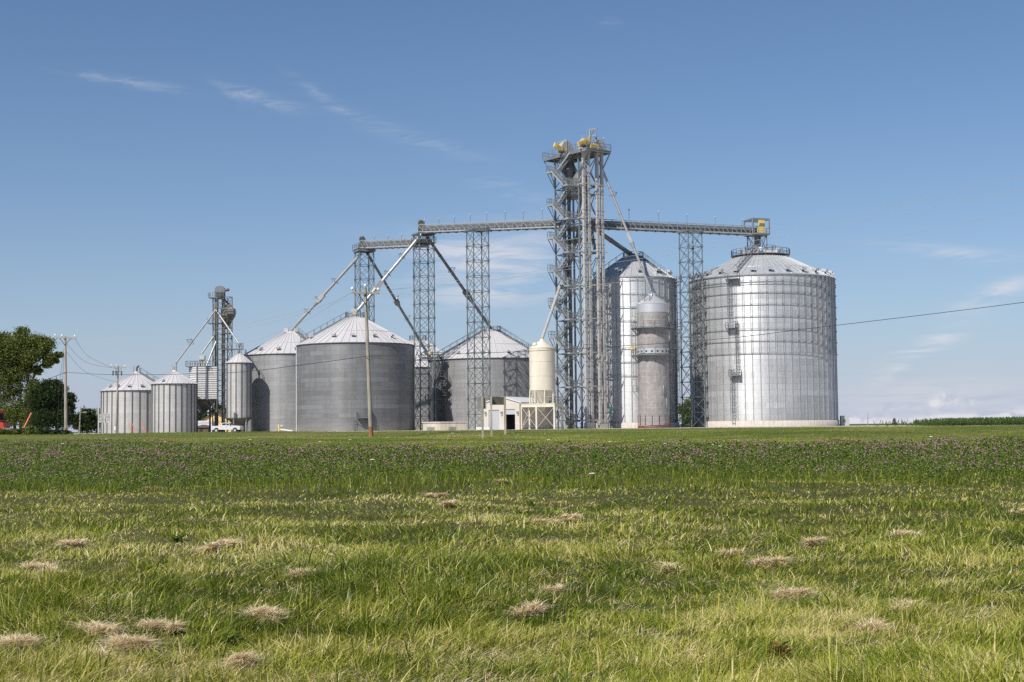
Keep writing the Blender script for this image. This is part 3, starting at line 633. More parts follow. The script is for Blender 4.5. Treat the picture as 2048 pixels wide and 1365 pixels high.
# --- dark bin in the middle
B = Bin('grain_bin', 'dark grey weathered bin behind the leaning utility pole', 711.5, 274, 11.4, at(712, 683.5, 262.6).z, at(712, 634, 272).z, 1.6)
MID = B
B.wall(M_OLD, 0, 112); B.roof(M_ROOF, 48, .09, .10, .2, M_TRIM, (.45,)); B.cap(M_ROOF, .35, True)
for q in (-.88, -.43, -.05, .37, .72): B.vent(B.ang(q), 9.5, M_ROOF, .7)
a = B.ang(.05); B.deck(.11, at(722, 836, 262).z, 2.2, 1.3); B.ladder(-.02, .2, at(722, 838, 262).z, cage=False)
b = MB(); a = B.ang(.2); p = B.pt(a, B.r+.35, 3.0); b.box(p, (1.1, .7, 1.9)); b.build('access_hatch', M_DKST, B.t)
B.roofladder(B.ang(-.97), M_STEEL, 10.9, 1.7); a = B.ang(-.2); b = MB(); b.box(B.pt(a, 1.0, B.za+.95), (1.2, 1.0, 1.3)); b.build('spout_inlet', M_CASE, B.t)
b = MB(); a = B.ang(-.998); b.bar(B.pt(a, B.r+.1, 0), B.pt(a, B.r+.1, B.ze), .16); b.build('downpipe', M_WHITE, B.t); b = MB(); a = B.ang(.998); b.bar(B.pt(a, B.r+.14, 0), B.pt(a, B.r+.14, B.ze), .22); b.build('downpipe', M_STIFF, B.t)
# --- bin behind it at the left
B = Bin('grain_bin', 'grey bin with the small bin\'s shadow on its wall, partly behind the dark bin', 583, 293, 10.1, at(583, 706, 283).z, at(583, 665, 291).z, 1.7)
LEFTB = B
B.wall(M_OLD2, 0, 112); B.roof(M_ROOF, 48, .09, .10, .2, M_TRIM, (.5,)); B.cap(M_ROOF, .3, False)
for q in (-.7, -.3, .1, .5): B.vent(B.ang(q), 8.9, M_ROOF, .7)
for q in (-.8, .8): b = MB(); b.box(B.pt(B.ang(q*.9), 1.5, B.za+.5), (.9, .8, .8)); b.build('roof_vent', M_ROOF, B.t)
B.roofladder(B.ang(.6), M_STEEL, 9.9, 1.9)
# --- white roofed bin far behind the lattice tower
B = Bin('grain_bin', 'half hidden bin with bright white roof behind the catwalk between two bins', 837, 322, 10.9, at(837, 733, 311).z, at(837, 679, 320).z, 1.6)
FARB = B
B.wall(M_OLD2, 0, 96); B.roof(M_ROOF, 48, .09, .10, .2); B.cap(M_ROOF, .4, True)
# --- bin with the conveyor tower in front
B = Bin('grain_bin', 'grey bin crossed by the tower\'s shadow, behind the beige shed', 984, 291, 12.85, at(984, 714.5, 278).z, at(984, 662, 289).z, 1.75)
SHED_BIN = B
B.wall(M_OLD2, 0, 112); B.roof(M_ROOF, 56, .09, .10, .2, M_TRIM, (.5,)); B.cap(M_CASE, .4, True)
for q in (-.6, -.15, .3, .7): B.vent(B.ang(q), 11.2, M_ROOF, .6)
B.roofladder(B.ang(.8), M_STEEL, 12.4, 1.9); B.roofladder(B.ang(-.9), M_STEEL, 12.4, 1.9)
# --- two small bins at the left
B = Bin('grain_bin', 'small squat bin behind the thin pole, farthest left of the silver bins', 272.5, 292, 7.1, at(272, 779.5, 285).z, at(272, 746, 291).z, .55)
B.wall(M_SMALL, 0, 80); B.roof(M_ROOF, 30, .09, .10, .2); B.stiff(30, .20, .10, M_STIFFD, 0, None, .2)
for q in (-.85, -.6, -.25, .17, .62): B.vent(B.ang(q), 6.1, M_ROOF, .62)
B.cap(M_ROOF, .3, False); b = MB(); p = B.c+V(0, 0, B.za+.3); b.bar(p, p+V(.1, 0, .9), .25); b.tube(p+V(0, 0, .8), p+V(.5, 0, 1.2), .22); b.bar(p+V(-.6, 0, -.4), p+V(-.6, 0, 1.2), .06); b.bar(p+V(.8, 0, -.5), p+V(.7, 0, .9), .06); b.build('fill_spout', M_DKST, B.t); B.roofladder(B.ang(.9), M_STEEL, 6.9, .8)
B = Bin('grain_bin', 'small ribbed bin between the squat bin and the ridged square bin', 348.5, 275, 4.35, at(348, 766, 270.7).z, at(348, 744, 274.6).z, .5)
PAIR = B
B.wall(M_SMALL, 0, 72); B.roof(M_ROOF, 26, .08, .09, .2); B.stiff(24, .18, .10, M_STIFFD, 0, None, .1); B.cap(M_ROOF, .35, False)
b = MB(); p = B.c+V(0, 0, B.za+.2); b.tube(p+V(.3, 0, 0), p+V(.3, 0, 1.7), .16); b.bar(p+V(-.5, 0, -.3), p+V(-.4, 0, 1.2), .08); b.box(p+V(-.25, 0, .4), (.5, .5, .8)); b.build('fill_spout', M_PIPE, B.t); B.vent(B.ang(-.55), 3.9, M_ROOF, .5)
# --- small hopper bin on legs
zc = at(478, 837, 278).z
B = Bin('hopper_bin', 'slim ribbed hopper bin on legs above the white pickup truck', 478.3, 280, 2.47, at(478, 724, 277.5).z, at(478, 707, 279.8).z, .35, 'hopper bin', None)
HOP = B
b = MB(); b.lathe(B.c, [(2.47, zc), (2.47, B.ze-.02)], 48, True, False); b.build('wall', M_SMALL, B.t)
B.roof(M_ROOF, 16, .08, .09, .15); B.stiff(14, .16, .09, M_STIFFD, zc, None, .35)
b = MB(); b.lathe(B.c, [(.35, .5), (.4, .8), (2.45, zc-.003)], 40, True, False); b.build('hopper_cone', M_DKST, B.t)
for i in range(6):
    a = math.pi*2*(i+.25)/6; b = MB(); b.bar(B.pt(a, 2.42, 0), B.pt(a, 2.42, zc), .2); b.build('leg', M_STIFF, B.t)
b = MB(); b.ring(B.c, 2.48, .12, zc-.1, .22, 40); b.build('base_ring', M_DKST, B.t)
b = MB(); p = B.c+V(0, 0, B.za); b.tube(p-V(0, 0, .2), p+V(0, 0, 1.5), .2); b.box(p+V(0, 0, 1.75), (.55, .55, .5)); b.rail([p+V(-.9, -.6, -.3), p+V(1.3, -.6, -.4), p+V(1.3, .7, -.4)], 1.1, .06, .8); b.build('fill_spout', M_STEEL, B.t)
b = MB(); p = B.pt(B.ang(-.3), 2.6, zc+.55); b.box(p, (.5, .3, 1.1)); b.build('control_box', M_DKST, B.t)

# ------------------------------------------------------------------ grain dryer
D = Bin('grain_dryer', 'brownish round grain dryer column with two ring platforms, before the tall bin', 1308.5, 253, 2.78, at(1306, 607, 250.2).z, at(1306, 592, 252.8).z, .75, 'grain dryer', None)
def dz(y): return at(1308, y, 250.2).z
b = MB(); b.lathe(D.c, [(2.83, .5), (2.83, dz(624))], 64, True, False); b.build('screen_wall', M_SCREEN, D.t)
b = MB(); b.lathe(D.c, [(2.85, dz(624)), (2.85, D.ze)], 64, True, False); b.build('upper_drum', M_ROOFN, D.t)
b = MB(); b.lathe(D.c, [(2.9, D.ze), (.75, D.za)], 24, False, False); b.lathe(D.c, [(.75, D.za-.05), (.75, D.za+.35), (.3, D.za+.6)], 20, True, True); b.build('roof', M_ROOFN, D.t)
for y_ in (654, 709):
    z = dz(y_); b = MB(); n = 12; rr = [3.95 if True else 0]
    for i in range(n):
        a0, a1 = 2*math.pi*i/n, 2*math.pi*(i+1)/n; P = lambda a, q, zz: D.pt(a, q, zz)
        b.hexa([P(a0, 2.86, z-.16), P(a0, 3.95, z-.16), P(a1, 3.95, z-.16), P(a1, 2.86, z-.16), P(a0, 2.86, z), P(a0, 3.95, z), P(a1, 3.95, z), P(a1, 2.86, z)])
        b.bar(P(a0, 3.85, z-.2), P(a0, 2.85, z-1.3), .09)
    o = b.build('ring_platform', M_STEEL, D.t); b = MB(); b.rail([D.pt(2*math.pi*i/n, 3.9, z) for i in range(n)], 1.1, .06, 9, True); b.build('handrail', M_STEEL, o)
b = MB(); b.ring(D.c, 2.84, .10, dz(709)+.15, 1.0, 48); b.build('burner_band', M_ROOFN, D.t)
b = MB(); 
for i in range(18):
    a = 2*math.pi*i/18; b.box(D.pt(a, 2.97, dz(709)+.6), (.3, .04, .3), (V(-math.sin(a), math.cos(a), 0), V(math.cos(a), math.sin(a), 0), V(0, 0, 1)))
b.build('burner_ports', M_DARK, D.t)
b = MB(); b.lathe(D.c, [(3.0, 0), (3.0, .42), (2.7, .44)], 40, True, False); b.build('base_ring', M_REDB, D.t)
for i in range(14):
    a = 2*math.pi*i/14; b = MB(); b.bar(D.pt(a, 2.93, .3), D.pt(a, 2.93, 2.3), .07); b.build('base_post', M_REDB, D.t)
D.ladder(-.999, dz(782), dz(650), cage=True); D.deck(-1.0, dz(783), 1.2, .9); D.ladder(-1.0, dz(654), D.ze-.2, cage=True)
b = MB(); p = D.pt(D.ang(-.999), 3.6, dz(701)); b.box(p+V(-.1, -.2, .5), (.75, .3, .4)); b.box(p+V(-.1, -.2, 1.0), (.75, .3, .35)); b.bar(p+V(-.1, -.2, 0), p+V(-.1, -.2, 1.1), .08); b.build('guard_panel', M_YEL, D.t)
b = MB(); b.rail([D.pt(D.ang(q), 2.3, D.rz(2.3)) for q in (-.98, -.6, -.2)]+[D.pt(D.ang(-.1), .9, D.za)], 1.1, .06, 1.2); b.build('roof_rail', M_STEEL, D.t)
for q in (.62, .8): b = MB(); p = D.pt(D.ang(q), 2.9, 4.5 if q > .7 else 6.8); b.lathe(p, [(.05, -1.1), (.22, -.7), (.22, .5), (.05, .9)], 10); b.build('access_hatch', M_STEEL, D.t)

# ------------------------------------------------------------------ lattice support towers
TH = R(26)
def lattice(px, Y, zt, label, side=3.05, th=TH, top=True):
    p = at(px, 855, Y); c = V(p.x, Y, 0); t = thing('lattice_tower', c, label, 'support tower', 'lattice towers carrying the conveyors')
    u, v = V(math.cos(th), math.sin(th), 0), V(-math.sin(th), math.cos(th), 0); s = side/2
    k = [c-u*s-v*s, c+u*s-v*s, c+u*s+v*s, c-u*s+v*s]; Z = V(0, 0, 1)
    for q in k: b = MB(); b.bar(q, q+Z*zt, .17); b.build('leg', M_LATT, t)
    b = MB(); n = round(zt/2.9); h = zt/n
    for j in range(n):
        for i in range(4):
            p0, p1 = k[i], k[(i+1) % 4]; e = .0
            b.bar(p0+Z*(j*h+.05), p1+Z*((j+1)*h-.05), .075); b.bar(p1+Z*(j*h+.05), p0+Z*((j+1)*h-.05), .07)
            if j: b.bar(p0+Z*j*h, p1+Z*j*h, .10, .11)
            b.box((p0+p1)/2+Z*(j*h+h/2), (.22, .22, .25))
            if j: b.box(p0+Z*j*h, (.34, .34, .34), (u, v, Z))
    b.build('bracing', M_LATT, t)
    if top:
        b = MB(); e = s+.25; q = [c-u*e-v*e, c+u*e-v*e, c+u*e+v*e, c-u*e+v*e]
        for i in range(4): b.bar(q[i]+Z*(zt+.1), q[(i+1) % 4]+Z*(zt+.1), .22, .3)
        b.bar((q[0]+q[3])/2+Z*(zt+.1), (q[1]+q[2])/2+Z*(zt+.1), .25, .3); b.bar((q[0]+q[1])/2+Z*(zt+.1), (q[3]+q[2])/2+Z*(zt+.1), .25, .3); b.build('top_frame', M_STEEL, t)
    return t, c, k
T1, c1, k1 = lattice(730, 289, at(730, 504, 289).z, 'lattice tower rising behind the dark bin', 3.05)
T2, c2, k2 = lattice(850, 279, at(850, 470, 279).z, 'lattice tower right of the dark bin, carrying the conveyor joint', 3.15)
T3, c3, k3 = lattice(958.5, 268, at(956, 462, 268).z, 'lattice tower before the bin with the shadowed wall', 3.2)
T4, c4, k4 = lattice(1388, 260.5, at(1374, 465, 260.5).z, 'lattice tower between the tall bin and the broad bin', 3.05, R(26))
# platforms on towers
for T, c, y_, px in ((T2, c2, 487, 850), (T1, c1, 500, 730)):
    z = at(px, y_, c.y).z; b = MB(); u, v = V(math.cos(TH), math.sin(TH), 0), V(-math.sin(TH), math.cos(TH), 0); e = 1.9
    b.box(c+V(0, 0, z), (2*e, 2*e, .14), (u, v, V(0, 0, 1))); o = b.build('platform', M_DKST, T)
    b = MB(); b.rail([c-u*e-v*e+V(0, 0, z), c+u*e-v*e+V(0, 0, z), c+u*e+v*e+V(0, 0, z), c-u*e+v*e+V(0, 0, z)], 1.1, .07, 1.3, True); b.build('handrail', M_STEEL, o)

# ------------------------------------------------------------------ main elevator tower
O = V(13.6, 250, 0); UA, VB = V(-.6, .8, 0), V(.8, .6, 0)
def L(a, b, z): return O+UA*a+VB*b+V(0, 0, z)
AX = (UA, VB, V(0, 0, 1)); ZT = 50.9; FL = 6.17; ZL = 47.8
TW = thing('elevator_tower', L(6, 3, 0), 'tallest steel tower with zigzag stairs and top platform', 'tower')
cols = [(2.9, .9), (9.9, .9), (2.9, 5.3), (9.9, 5.3), (6.4, 5.3)]
for a, b_ in cols: b = MB(); b.bar(L(a, b_, 0), L(a, b_, ZT), .28, .28, VB); b.build('column', M_STEEL, TW)
lv = [ZL-3.08-FL*k for k in range(8)][::-1]; lv = [z for z in lv if z > 0]+[ZT-.2]
b = MB(); prev = 0.0
faces = [((2.9, .9), (9.9, .9)), ((2.9, 5.3), (6.4, 5.3)), ((6.4, 5.3), (9.9, 5.3)), ((2.9, .9), (2.9, 5.3)), ((9.9, .9), (9.9, 5.3))]
for z in lv:
    for p, q in faces:
        b.bar(L(*p, z), L(*q, z), .16, .2)
        if z-prev > 2:
            mid = (prev+z)/2
            if p[0] != q[0] and p[1] == .9: b.bar(L(*p, prev+.2), L(*q, mid), .10); b.bar(L(*q, mid), L(*p, z-.2), .10)
            else: b.bar(L(*p, prev+.2), L(*q, z-.2), .11); b.bar(L(*q, prev+.2), L(*p, z-.2), .11)
    prev = z
for zz in (ZL-4.6, 37.2, 34.9):
    b.box(L(6.4, 3.1, zz), (7.2, 4.4, .12), AX)
b.build('bracing', M_STEEL, TW)
for z in lv:                                   # brackets that tie the trunks to the frame
    b = MB()
    b.bar(L(1.15, .3, z), L(1.15, 6.1, z), .13, .16); b.bar(L(2.15, .3, z), L(2.15, 6.1, z), .10, .12)
    for q in (.5, 2.9, 5.3): b.bar(L(1.1, q, z-.05), L(2.9, q, z-.05), .12)
    b.bar(L(2.9, .9, z+.3), L(1.7, 1.1, z+3.0), .12)
    b.build('trunk_bracket', M_CASE, TW)
# stairs
z = ZL; k = 0
def flight(p, q, m):
    p, q = Vector(p), Vector(q); b = MB(); d = q-p; hor = V(d.x, d.y, 0).normalized(); sd_ = V(-hor.y, hor.x, 0)
    for e in (-.45, .45): b.bar(p+sd_*e, q+sd_*e, .07, .34)
    n = 13
    for i in range(1, n): w_ = p+d*(i/n); b.box(w_, (.9, .26, .05), (sd_, hor, V(0, 0, 1)))
    o = b.build('stair_flight', m, TW); b = MB()
    for e in (-.47, .47):
        for hh in (.55, 1.05): b.bar(p+sd_*e+V(0, 0, hh), q+sd_*e+V(0, 0, hh), .065)
        for i in range(4): w_ = p+d*(i/3)+sd_*e; b.bar(w_, w_+V(0, 0, 1.05), .06)
    b.build('handrail', M_STEEL, o)
def landing(a0, a1, b0, b1, z, openside, m=M_GREY):
    b = MB(); b.box(L((a0+a1)/2, (b0+b1)/2, z-.14), (a1-a0, b1-b0, .30), AX); o = b.build('landing', m, TW); b = MB()
    if openside == 'hi': pts = [L(a1, b1, z), L(a0, b1, z), L(a0, b0, z), L(a1, b0, z)]
    else: pts = [L(a0, b1, z), L(a1, b1, z), L(a1, b0, z), L(a0, b0, z)]
    b.rail(pts, 1.1, .065, .8); b.build('handrail', M_STEEL, o)
A0, A1, A2, A3 = 3.3, 4.7, 8.2, 9.5
flight(L(A2, .3, ZL), L(A1-.6, .3, ZT-.1), M_GREY)
for k in range(8):
    z = ZL-FL*k; zr = z-FL/2
    landing(A2, A3, -1.4, .8, z, 'lo'); flight(L(A2, -.9, z), L(A1, -.9, zr), M_GREY); landing(A0, A1, -1.4, .8, zr, 'hi')
    zn = z-FL
    if zn > 0: flight(L(A1, .3, zr), L(A2, .3, zn), M_GREY)
    b = MB(); b.bar(L(A3-.1, -1.3, z-.3), L(9.9, .9, z-3.0), .11); b.build('landing_brace', M_STEEL, TW); b = MB(); b.bar(L(A2+.1, -1.3, z-.3), L(9.9, .9, z-3.0), .09); b.build('landing_brace', M_STEEL, TW); b = MB(); b.bar(L(A0+.1, -1.3, zr-.3), L(2.9, .9, zr-2.2), .10); b.build('landing_brace', M_STEEL, TW)
flight(L(A1, .3, lv[0]), L(A1+1.8, .3, 0.0), M_GREY)
# top platform
b = MB(); b.box(L(5.9, 2.9, ZT), (12.9, 6.0, .16), AX)
for q in (0, 2.9, 5.8): b.bar(L(-.4, q, ZT-.3), L(12.2, q, ZT-.3), .2, .4)
for q in (-.4, 2.5, 5.5, 9, 12.2): b.bar(L(q, 0, ZT-.28), L(q, 5.8, ZT-.28), .18, .34)
o = b.build('top_platform', M_STEEL, TW)
b = MB(); b.rail([L(-.5, 0, ZT), L(-.5, 5.85, ZT), L(12.3, 5.85, ZT), L(12.3, -.05, ZT), L(6.2, -.05, ZT)], 1.15, .08, 1.5); b.rail([L(4.2, -.05, ZT), L(-.5, 0, ZT)], 1.15, .08, 1.5); b.build('handrail', M_STEEL, o)
b = MB()
for p, q in (((-.4, 5.7), (2.9, 5.3)), ((2.9, 5.3), (2.9, 5.3)), ((12.2, .2), (9.9, .9)), ((12.2, 5.6), (9.9, 5.3)), ((-.4, .2), (2.9, .9))): b.bar(L(*p, ZT-.4), L(*q, ZT-5.2), .16)
b.build('platform_strut', M_STEEL, TW)
# hoist beams on the platform
for a, q, hgt, arm in ((6.9, 1.4, 2.9, 2.1), (3.6, 2.9, 2.7, -1.8), (1.2, 2.3, 3.9, -2.4), (1.0, 3.6, 3.1, 2.6)):
    b = MB(); b.bar(L(a, q, ZT), L(a, q, ZT+hgt), .22); b.bar(L(a, q, ZT+hgt-.1), L(a+arm, q-.3, ZT+hgt-.25), .22, .3); b.bar(L(a, q, ZT+hgt-1.5), L(a+arm*.55, q-.2, ZT+hgt-.3), .14); b.build('hoist_beam', M_GREY, TW)
b = MB(); b.bar(L(1.6, 2.0, ZT), L(1.6, 2.0, ZT+3.9), .06); b.bar(L(1.6, 2.0, ZT+3.9), L(1.6, 2.0, ZT+4.7), .03); b.build('antenna', M_GREY, TW)
def lamp(p, parent, hgt=1.6):
    b = MB(); b.bar(p, p+V(0, 0, hgt), .06); b.mi = 1; b.lathe(p+V(.05, -.05, hgt), [(.06, -.16), (.12, -.08), (.17, .06), (.05, .2)], 8); return b.build('lamp', [M_STEEL, M_DOOR], parent)
lamp(L(.3, 4.8, ZT), TW, 2.4); lamp(L(4.9, 2.3, ZT-7), TW, 1.3)
for k in range(6): lamp(L(3.3, .9, lv[k]-2.2+.3), TW, 1.3)
# big receiving hopper / distributor boxes inside the tower head
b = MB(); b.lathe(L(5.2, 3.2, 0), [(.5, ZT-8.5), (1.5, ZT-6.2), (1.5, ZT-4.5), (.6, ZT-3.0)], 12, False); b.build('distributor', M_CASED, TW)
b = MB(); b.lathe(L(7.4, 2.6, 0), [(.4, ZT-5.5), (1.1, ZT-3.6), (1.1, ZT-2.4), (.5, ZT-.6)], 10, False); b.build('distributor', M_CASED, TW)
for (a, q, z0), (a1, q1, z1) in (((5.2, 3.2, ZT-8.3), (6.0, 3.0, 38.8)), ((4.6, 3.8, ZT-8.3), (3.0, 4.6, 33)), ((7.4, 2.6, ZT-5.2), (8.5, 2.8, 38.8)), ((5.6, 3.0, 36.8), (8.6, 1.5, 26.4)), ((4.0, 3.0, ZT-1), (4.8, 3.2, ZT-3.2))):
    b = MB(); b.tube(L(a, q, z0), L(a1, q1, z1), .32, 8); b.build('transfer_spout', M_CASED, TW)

def elevator(a, q, label, m_up, boot=True, yel=0, h2=2.5, rear=False):
    t = thing('bucket_elevator', L(a, q+.5, 0), label, 'bucket elevator', 'bucket elevators on the main tower')
    for dq in (-.08, 1.08):
        b = MB(); b.box(L(a, q+dq, (1.0+ZT)/2), (.46, .50, ZT-1.0), AX)
        z = 3.0
        while z < ZT-1: b.box(L(a, q+dq, z), (.60, .64, .10), AX); z += FL/2
        for k in range(16):
            b.box(L(a, q+dq, 2.2+k*FL/2), (.53, .57, .05), AX)
        b.build('trunk', m_up, t)
    b = MB(); b.box(L(a, q+.5, .55), (.8, 1.9, 1.1), AX); b.build('boot', M_CASE, t)
    b = MB(); n = 12; c = L(a, q+.5, ZT+.65); rr = h2/2+.1
    pts = [c+VB*rr*math.cos(math.pi*i/n)+V(0, 0, .6+rr*math.sin(math.pi*i/n)) for i in range(n+1)]
    pts = [c+VB*rr-V(0, 0, .7)]+pts+[c-VB*rr-V(0, 0, .7)]
    b.prism([p-UA*.55 for p in pts], UA*1.1); b.box(c-V(0, 0, .75), (1.0, 2.0, .6), AX); b.build('head', M_CASE, t)
    if yel:
        b = MB(); g = c-UA*.95-VB*(1.9, 1.5, 2.2)[yel-1]+V(0, 0, (.2, .5, .1)[yel-1]); d = (VB*(-1 if yel == 1 else 1)*1.0 + V(0, 0, .42 if yel != 3 else .0)).normalized(); nrm = d.cross(UA)
        b.box(g+d*.3, (.34, 2.9 if yel != 3 else 2.0, .85), (UA, d, nrm)); b.mi = 1
        for e in (-.55, .7): b.box(g-UA*.19+d*e*(1 if yel != 3 else .6), (.03, 1.0 if yel != 3 else .7, .5), (UA, d, nrm))
        b.build('drive_guard', [M_YEL, plain('ochre_mesh', (.50, .33, .05), .7)], t)
        b = MB(); b.tube(g-VB*.4-V(0, 0, .5), g+VB*.7-V(0, 0, .5), .32, 10); b.build('motor', M_DKST, t)
    return t
elevator(1.66, 1.1, 'bucket elevator with the pair of pale trunks nearest the stairs', M_CASE, yel=2, h2=2.0)
elevator(1.66, 4.3, 'bucket elevator with paired trunks at the far right of the tower', M_CASE, yel=3, h2=2.0)
elevator(7.4, 1.1, 'bucket elevator with shade-darkened grey trunks behind the stairs', M_CASED, yel=1, h2=2.6)

# ------------------------------------------------------------------ conveyors
def conveyor(p0, p1, label, lamps, hgt=1.5, wd=1.5, nd=20, lampside=0.0):
    p0, p1 = Vector(p0), Vector(p1); d = (p1-p0); Ln = d.length; d = d/Ln; sd_ = V(d.y, -d.x, 0).normalized(); up = sd_.cross(d)
    if up.z < 0: up = -up
    if sd_.y > 0: sd_ = -sd_
    t = thing('conveyor', p0, label, 'conveyor', 'overhead conveyors between the bins')
    ax = (d, sd_, up); mid = (p0+p1)/2
    b = MB(); b.box(mid+up*.05, (Ln, wd*.55, hgt*.62), ax); b.build('trough', M_PIPED, t)
    b = MB(); b.box(mid-up*.66, (Ln, wd+.5, .10), ax); b.box(mid-up*.78+sd_*(wd/2+.2), (Ln, .12, .26), ax); b.box(mid-up*.78-sd_*(wd/2+.2), (Ln, .12, .26), ax)
    for i in range(nd+1): q = p0+d*(Ln*i/nd); b.box(q-up*.93, (.16, wd+.5, .2), ax)
    b.build('walkway', M_GREY, t)
    for s_ in (1, -1):
        b = MB(); o_ = sd_*s_*(wd/2+.18)
        b.bar(p0+o_+up*.70, p1+o_+up*.70, .10, .12); b.bar(p0+o_+up*.1, p1+o_+up*.1, .05)
        for i in range(nd+1):
            q = p0+d*(Ln*i/nd)+o_; b.bar(q-up*.66, q+up*.70, .07)
            if i < nd: b.bar(q+up*.66, q+d*(Ln/nd*.62)-up*.62, .10)
        b.build('handrail', M_GREY, t)
    for px, py in lamps:
        vd = (at(px, py+8, 260)-CAM); best = None
        n_ = sd_.dot(p0+sd_*(lampside)-CAM)/sd_.dot(vd); q = CAM+vd*n_
        f = max(0, min(1, (q-p0).dot(d)/Ln)); base = p0+d*(Ln*f)+sd_*lampside+up*.7; lamp(base, t, max(.7, at(px, py, base.y).z-base.z))
    return t
zl = at(850, 458, 279).z
pL0, pL1 = V(c2.x-.5, 279, zl), L(9.7, 2.2, at(1112, 442, 256).z)
CV1 = conveyor(pL0, pL1, 'long overhead conveyor left of the tall tower', [(849, 441), (878, 438), (909, 434), (941, 430), (974, 427), (1011, 424), (1047, 422), (1085, 419)], 1.5, 1.5, 16)
pR0, pR1 = L(5.2, 5.6, at(1208, 443, 255).z), V(BIG.c.x-.6, 268, at(1515, 462, 268).z)
CV2 = conveyor(pR0, pR1, 'overhead conveyor right of the tall tower ending above the broad bin', [(1258, 420), (1317, 424), (1374, 430), (1430, 435), (1485, 440)], 1.5, 1.5, 18)
pM0, pM1 = V(c1.x-.4, 289, at(725, 490, 289).z), V(c2.x+.4, 279.2, at(850, 484, 279).z)
CV3 = conveyor(pM0, pM1, 'short lower overhead conveyor left of the conveyor joint', [(724, 475), (749, 473), (776, 472), (803, 470)], 1.4, 1.5, 11)
# heads of the conveyors
for t, p in ((CV1, pL0), (CV3, pM0)):
    b = MB(); b.box(p+V(0, 0, .25), (1.2, 1.3, 2.3)); b.box(p+V(0, 0, 1.5), (.8, 1.5, .35)); b.build('drive_box', M_DKST, t)
c = pR1; b = MB(); s_ = 1.75; cg = V(c.x, c.y, 0); zb = c.z-.8; zt_ = at(1517, 441, 268).z; d_ = (pR1-pR0); d_.z = 0; d_.normalize(); e_ = V(d_.y, -d_.x, 0)
k = [cg+d_*i*s_+e_*j*s_ for i, j in ((-1, -1), (1, -1), (1, 1), (-1, 1))]
for q in k: b.bar(q+V(0, 0, zb), q+V(0, 0, zt_), .22)
for zz in (zb, zt_):
    for i in range(4): b.bar(k[i]+V(0, 0, zz), k[(i+1) % 4]+V(0, 0, zz), .22, .3)
b.bar((k[0]+k[3])/2+V(0, 0, zt_), (k[1]+k[2])/2+V(0, 0, zt_), .2, .3); b.box(cg+V(0, 0, zb-.12), (3.7, 3.7, .14), (d_, e_, V(0, 0, 1)))
cage = b.build('drive_cage', M_STEEL, CV2)
b = MB(); b.rail([q+V(0, 0, zb) for q in k], 1.1, .07, 1.2, True); b.build('handrail', M_STEEL, cage)
b = MB(); b.box(cg+d_*.6+e_*.9+V(0, 0, zb+1.5), (1.15, .5, 2.5), (d_, e_, V(0, 0, 1))); b.box(cg-d_*.1+e_*.9+V(0, 0, zb+.9), (.6, .48, 1.2), (d_, e_, V(0, 0, 1))); b.build('drive_guard', M_YEL, CV2)
b = MB(); b.tube(cg+V(0, 0, zb), cg+V(0, 0, BIG.za), .45, 12); b.build('drop_spout', M_CASED, CV2)
b = MB(); k2_ = [cg+d_*i*1.35+e_*j*1.35 for i, j in ((-1, -1), (1, -1), (1, 1), (-1, 1))]
for i in range(4):
    b.bar(k2_[i]+V(0, 0, zb), k2_[i]+V(0, 0, BIG.za-.2), .18); q, r_ = k2_[i], k2_[(i+1) % 4]; b.bar(q+V(0, 0, zb-.1), r_+V(0, 0, BIG.za), .09); b.bar(r_+V(0, 0, zb-.1), q+V(0, 0, BIG.za), .09)
b.build('head_support', M_STEEL, CV2)

# ------------------------------------------------------------------ grain spouts
def spout(p0, p1, label, r, m, joints=(), hangers=(), group='sloping grain spouts'):
    p0, p1 = Vector(p0), Vector(p1); t = thing('grain_spout', p0, label, 'grain spout', group); d = p1-p0; dn = d.normalized(); sx = dn.cross(V(0, 0, 1)).normalized(); up = sx.cross(dn)
    b = MB(); b.tube(p0, p1, r, 12)
    n = max(2, int(d.length/4.5))
    for i in range(n+1): q = p0+d*(i/n); b.tube(q-dn*.06, q+dn*.06, r+.06, 12)
    b.build('pipe', m, t)
    for f in joints: b = MB(); b.box(p0+d*f, (.9 if r > .25 else .6, 2.0, .9 if r > .25 else .6), (sx, dn, up)); b.tube(p0+d*f+dn*1.0, p0+d*f+dn*2.2, r+.2, 10, r); b.build('joint_box', m, t)
    for f in hangers:
        b = MB(); q = p0+d*f
        for k in (-1, 1):
            b.bar(q-up*.6+sx*.3*k, q+up*.9+sx*.75*k, .07); b.bar(q+dn*.8+up*.1, q+up*.9+sx*.75*k, .05); b.bar(q+up*.9+sx*.75*k, q-dn*.9-up*.2, .05)
        b.bar(q+up*.9-sx*.75, q+up*.9+sx*.75, .06); b.bar(q-up*.6-sx*.3, q-up*.6+sx*.3, .06); b.build('hanger', M_STEEL, t)
    return t
def ctop(Bn, h=.6): return Bn.c+V(0, 0, Bn.za+h)
spout(V(c2.x-.5, 278.2, at(843, 470, 278).z), V(MID.c.x-.1, MID.c.y, at(710, 628, 274).z), 'pale spout crossing down behind the pole onto the dark bin', .31, M_PIPE, (.64,), (.28, .5))
spout(V(c1.x-.7, 289.2, at(718, 508, 289).z), ctop(LEFTB), 'pale spout running down to the bin behind the dark bin', .31, M_PIPE, (.58,), (.36, .6, .76))
spout(V(c1.x+.6, 290, at(738, 508, 290).z), ctop(FARB), 'dark spout from the lower conveyor to the white roofed bin', .29, M_PIPED, (.55,), (.3, .52, .76))
spout(V(c2.x+.6, 280, at(858, 474, 280).z), ctop(SHED_BIN), 'dark spout running down to the bin behind the beige shed', .31, M_PIPED, (.62,), (.36, .6))
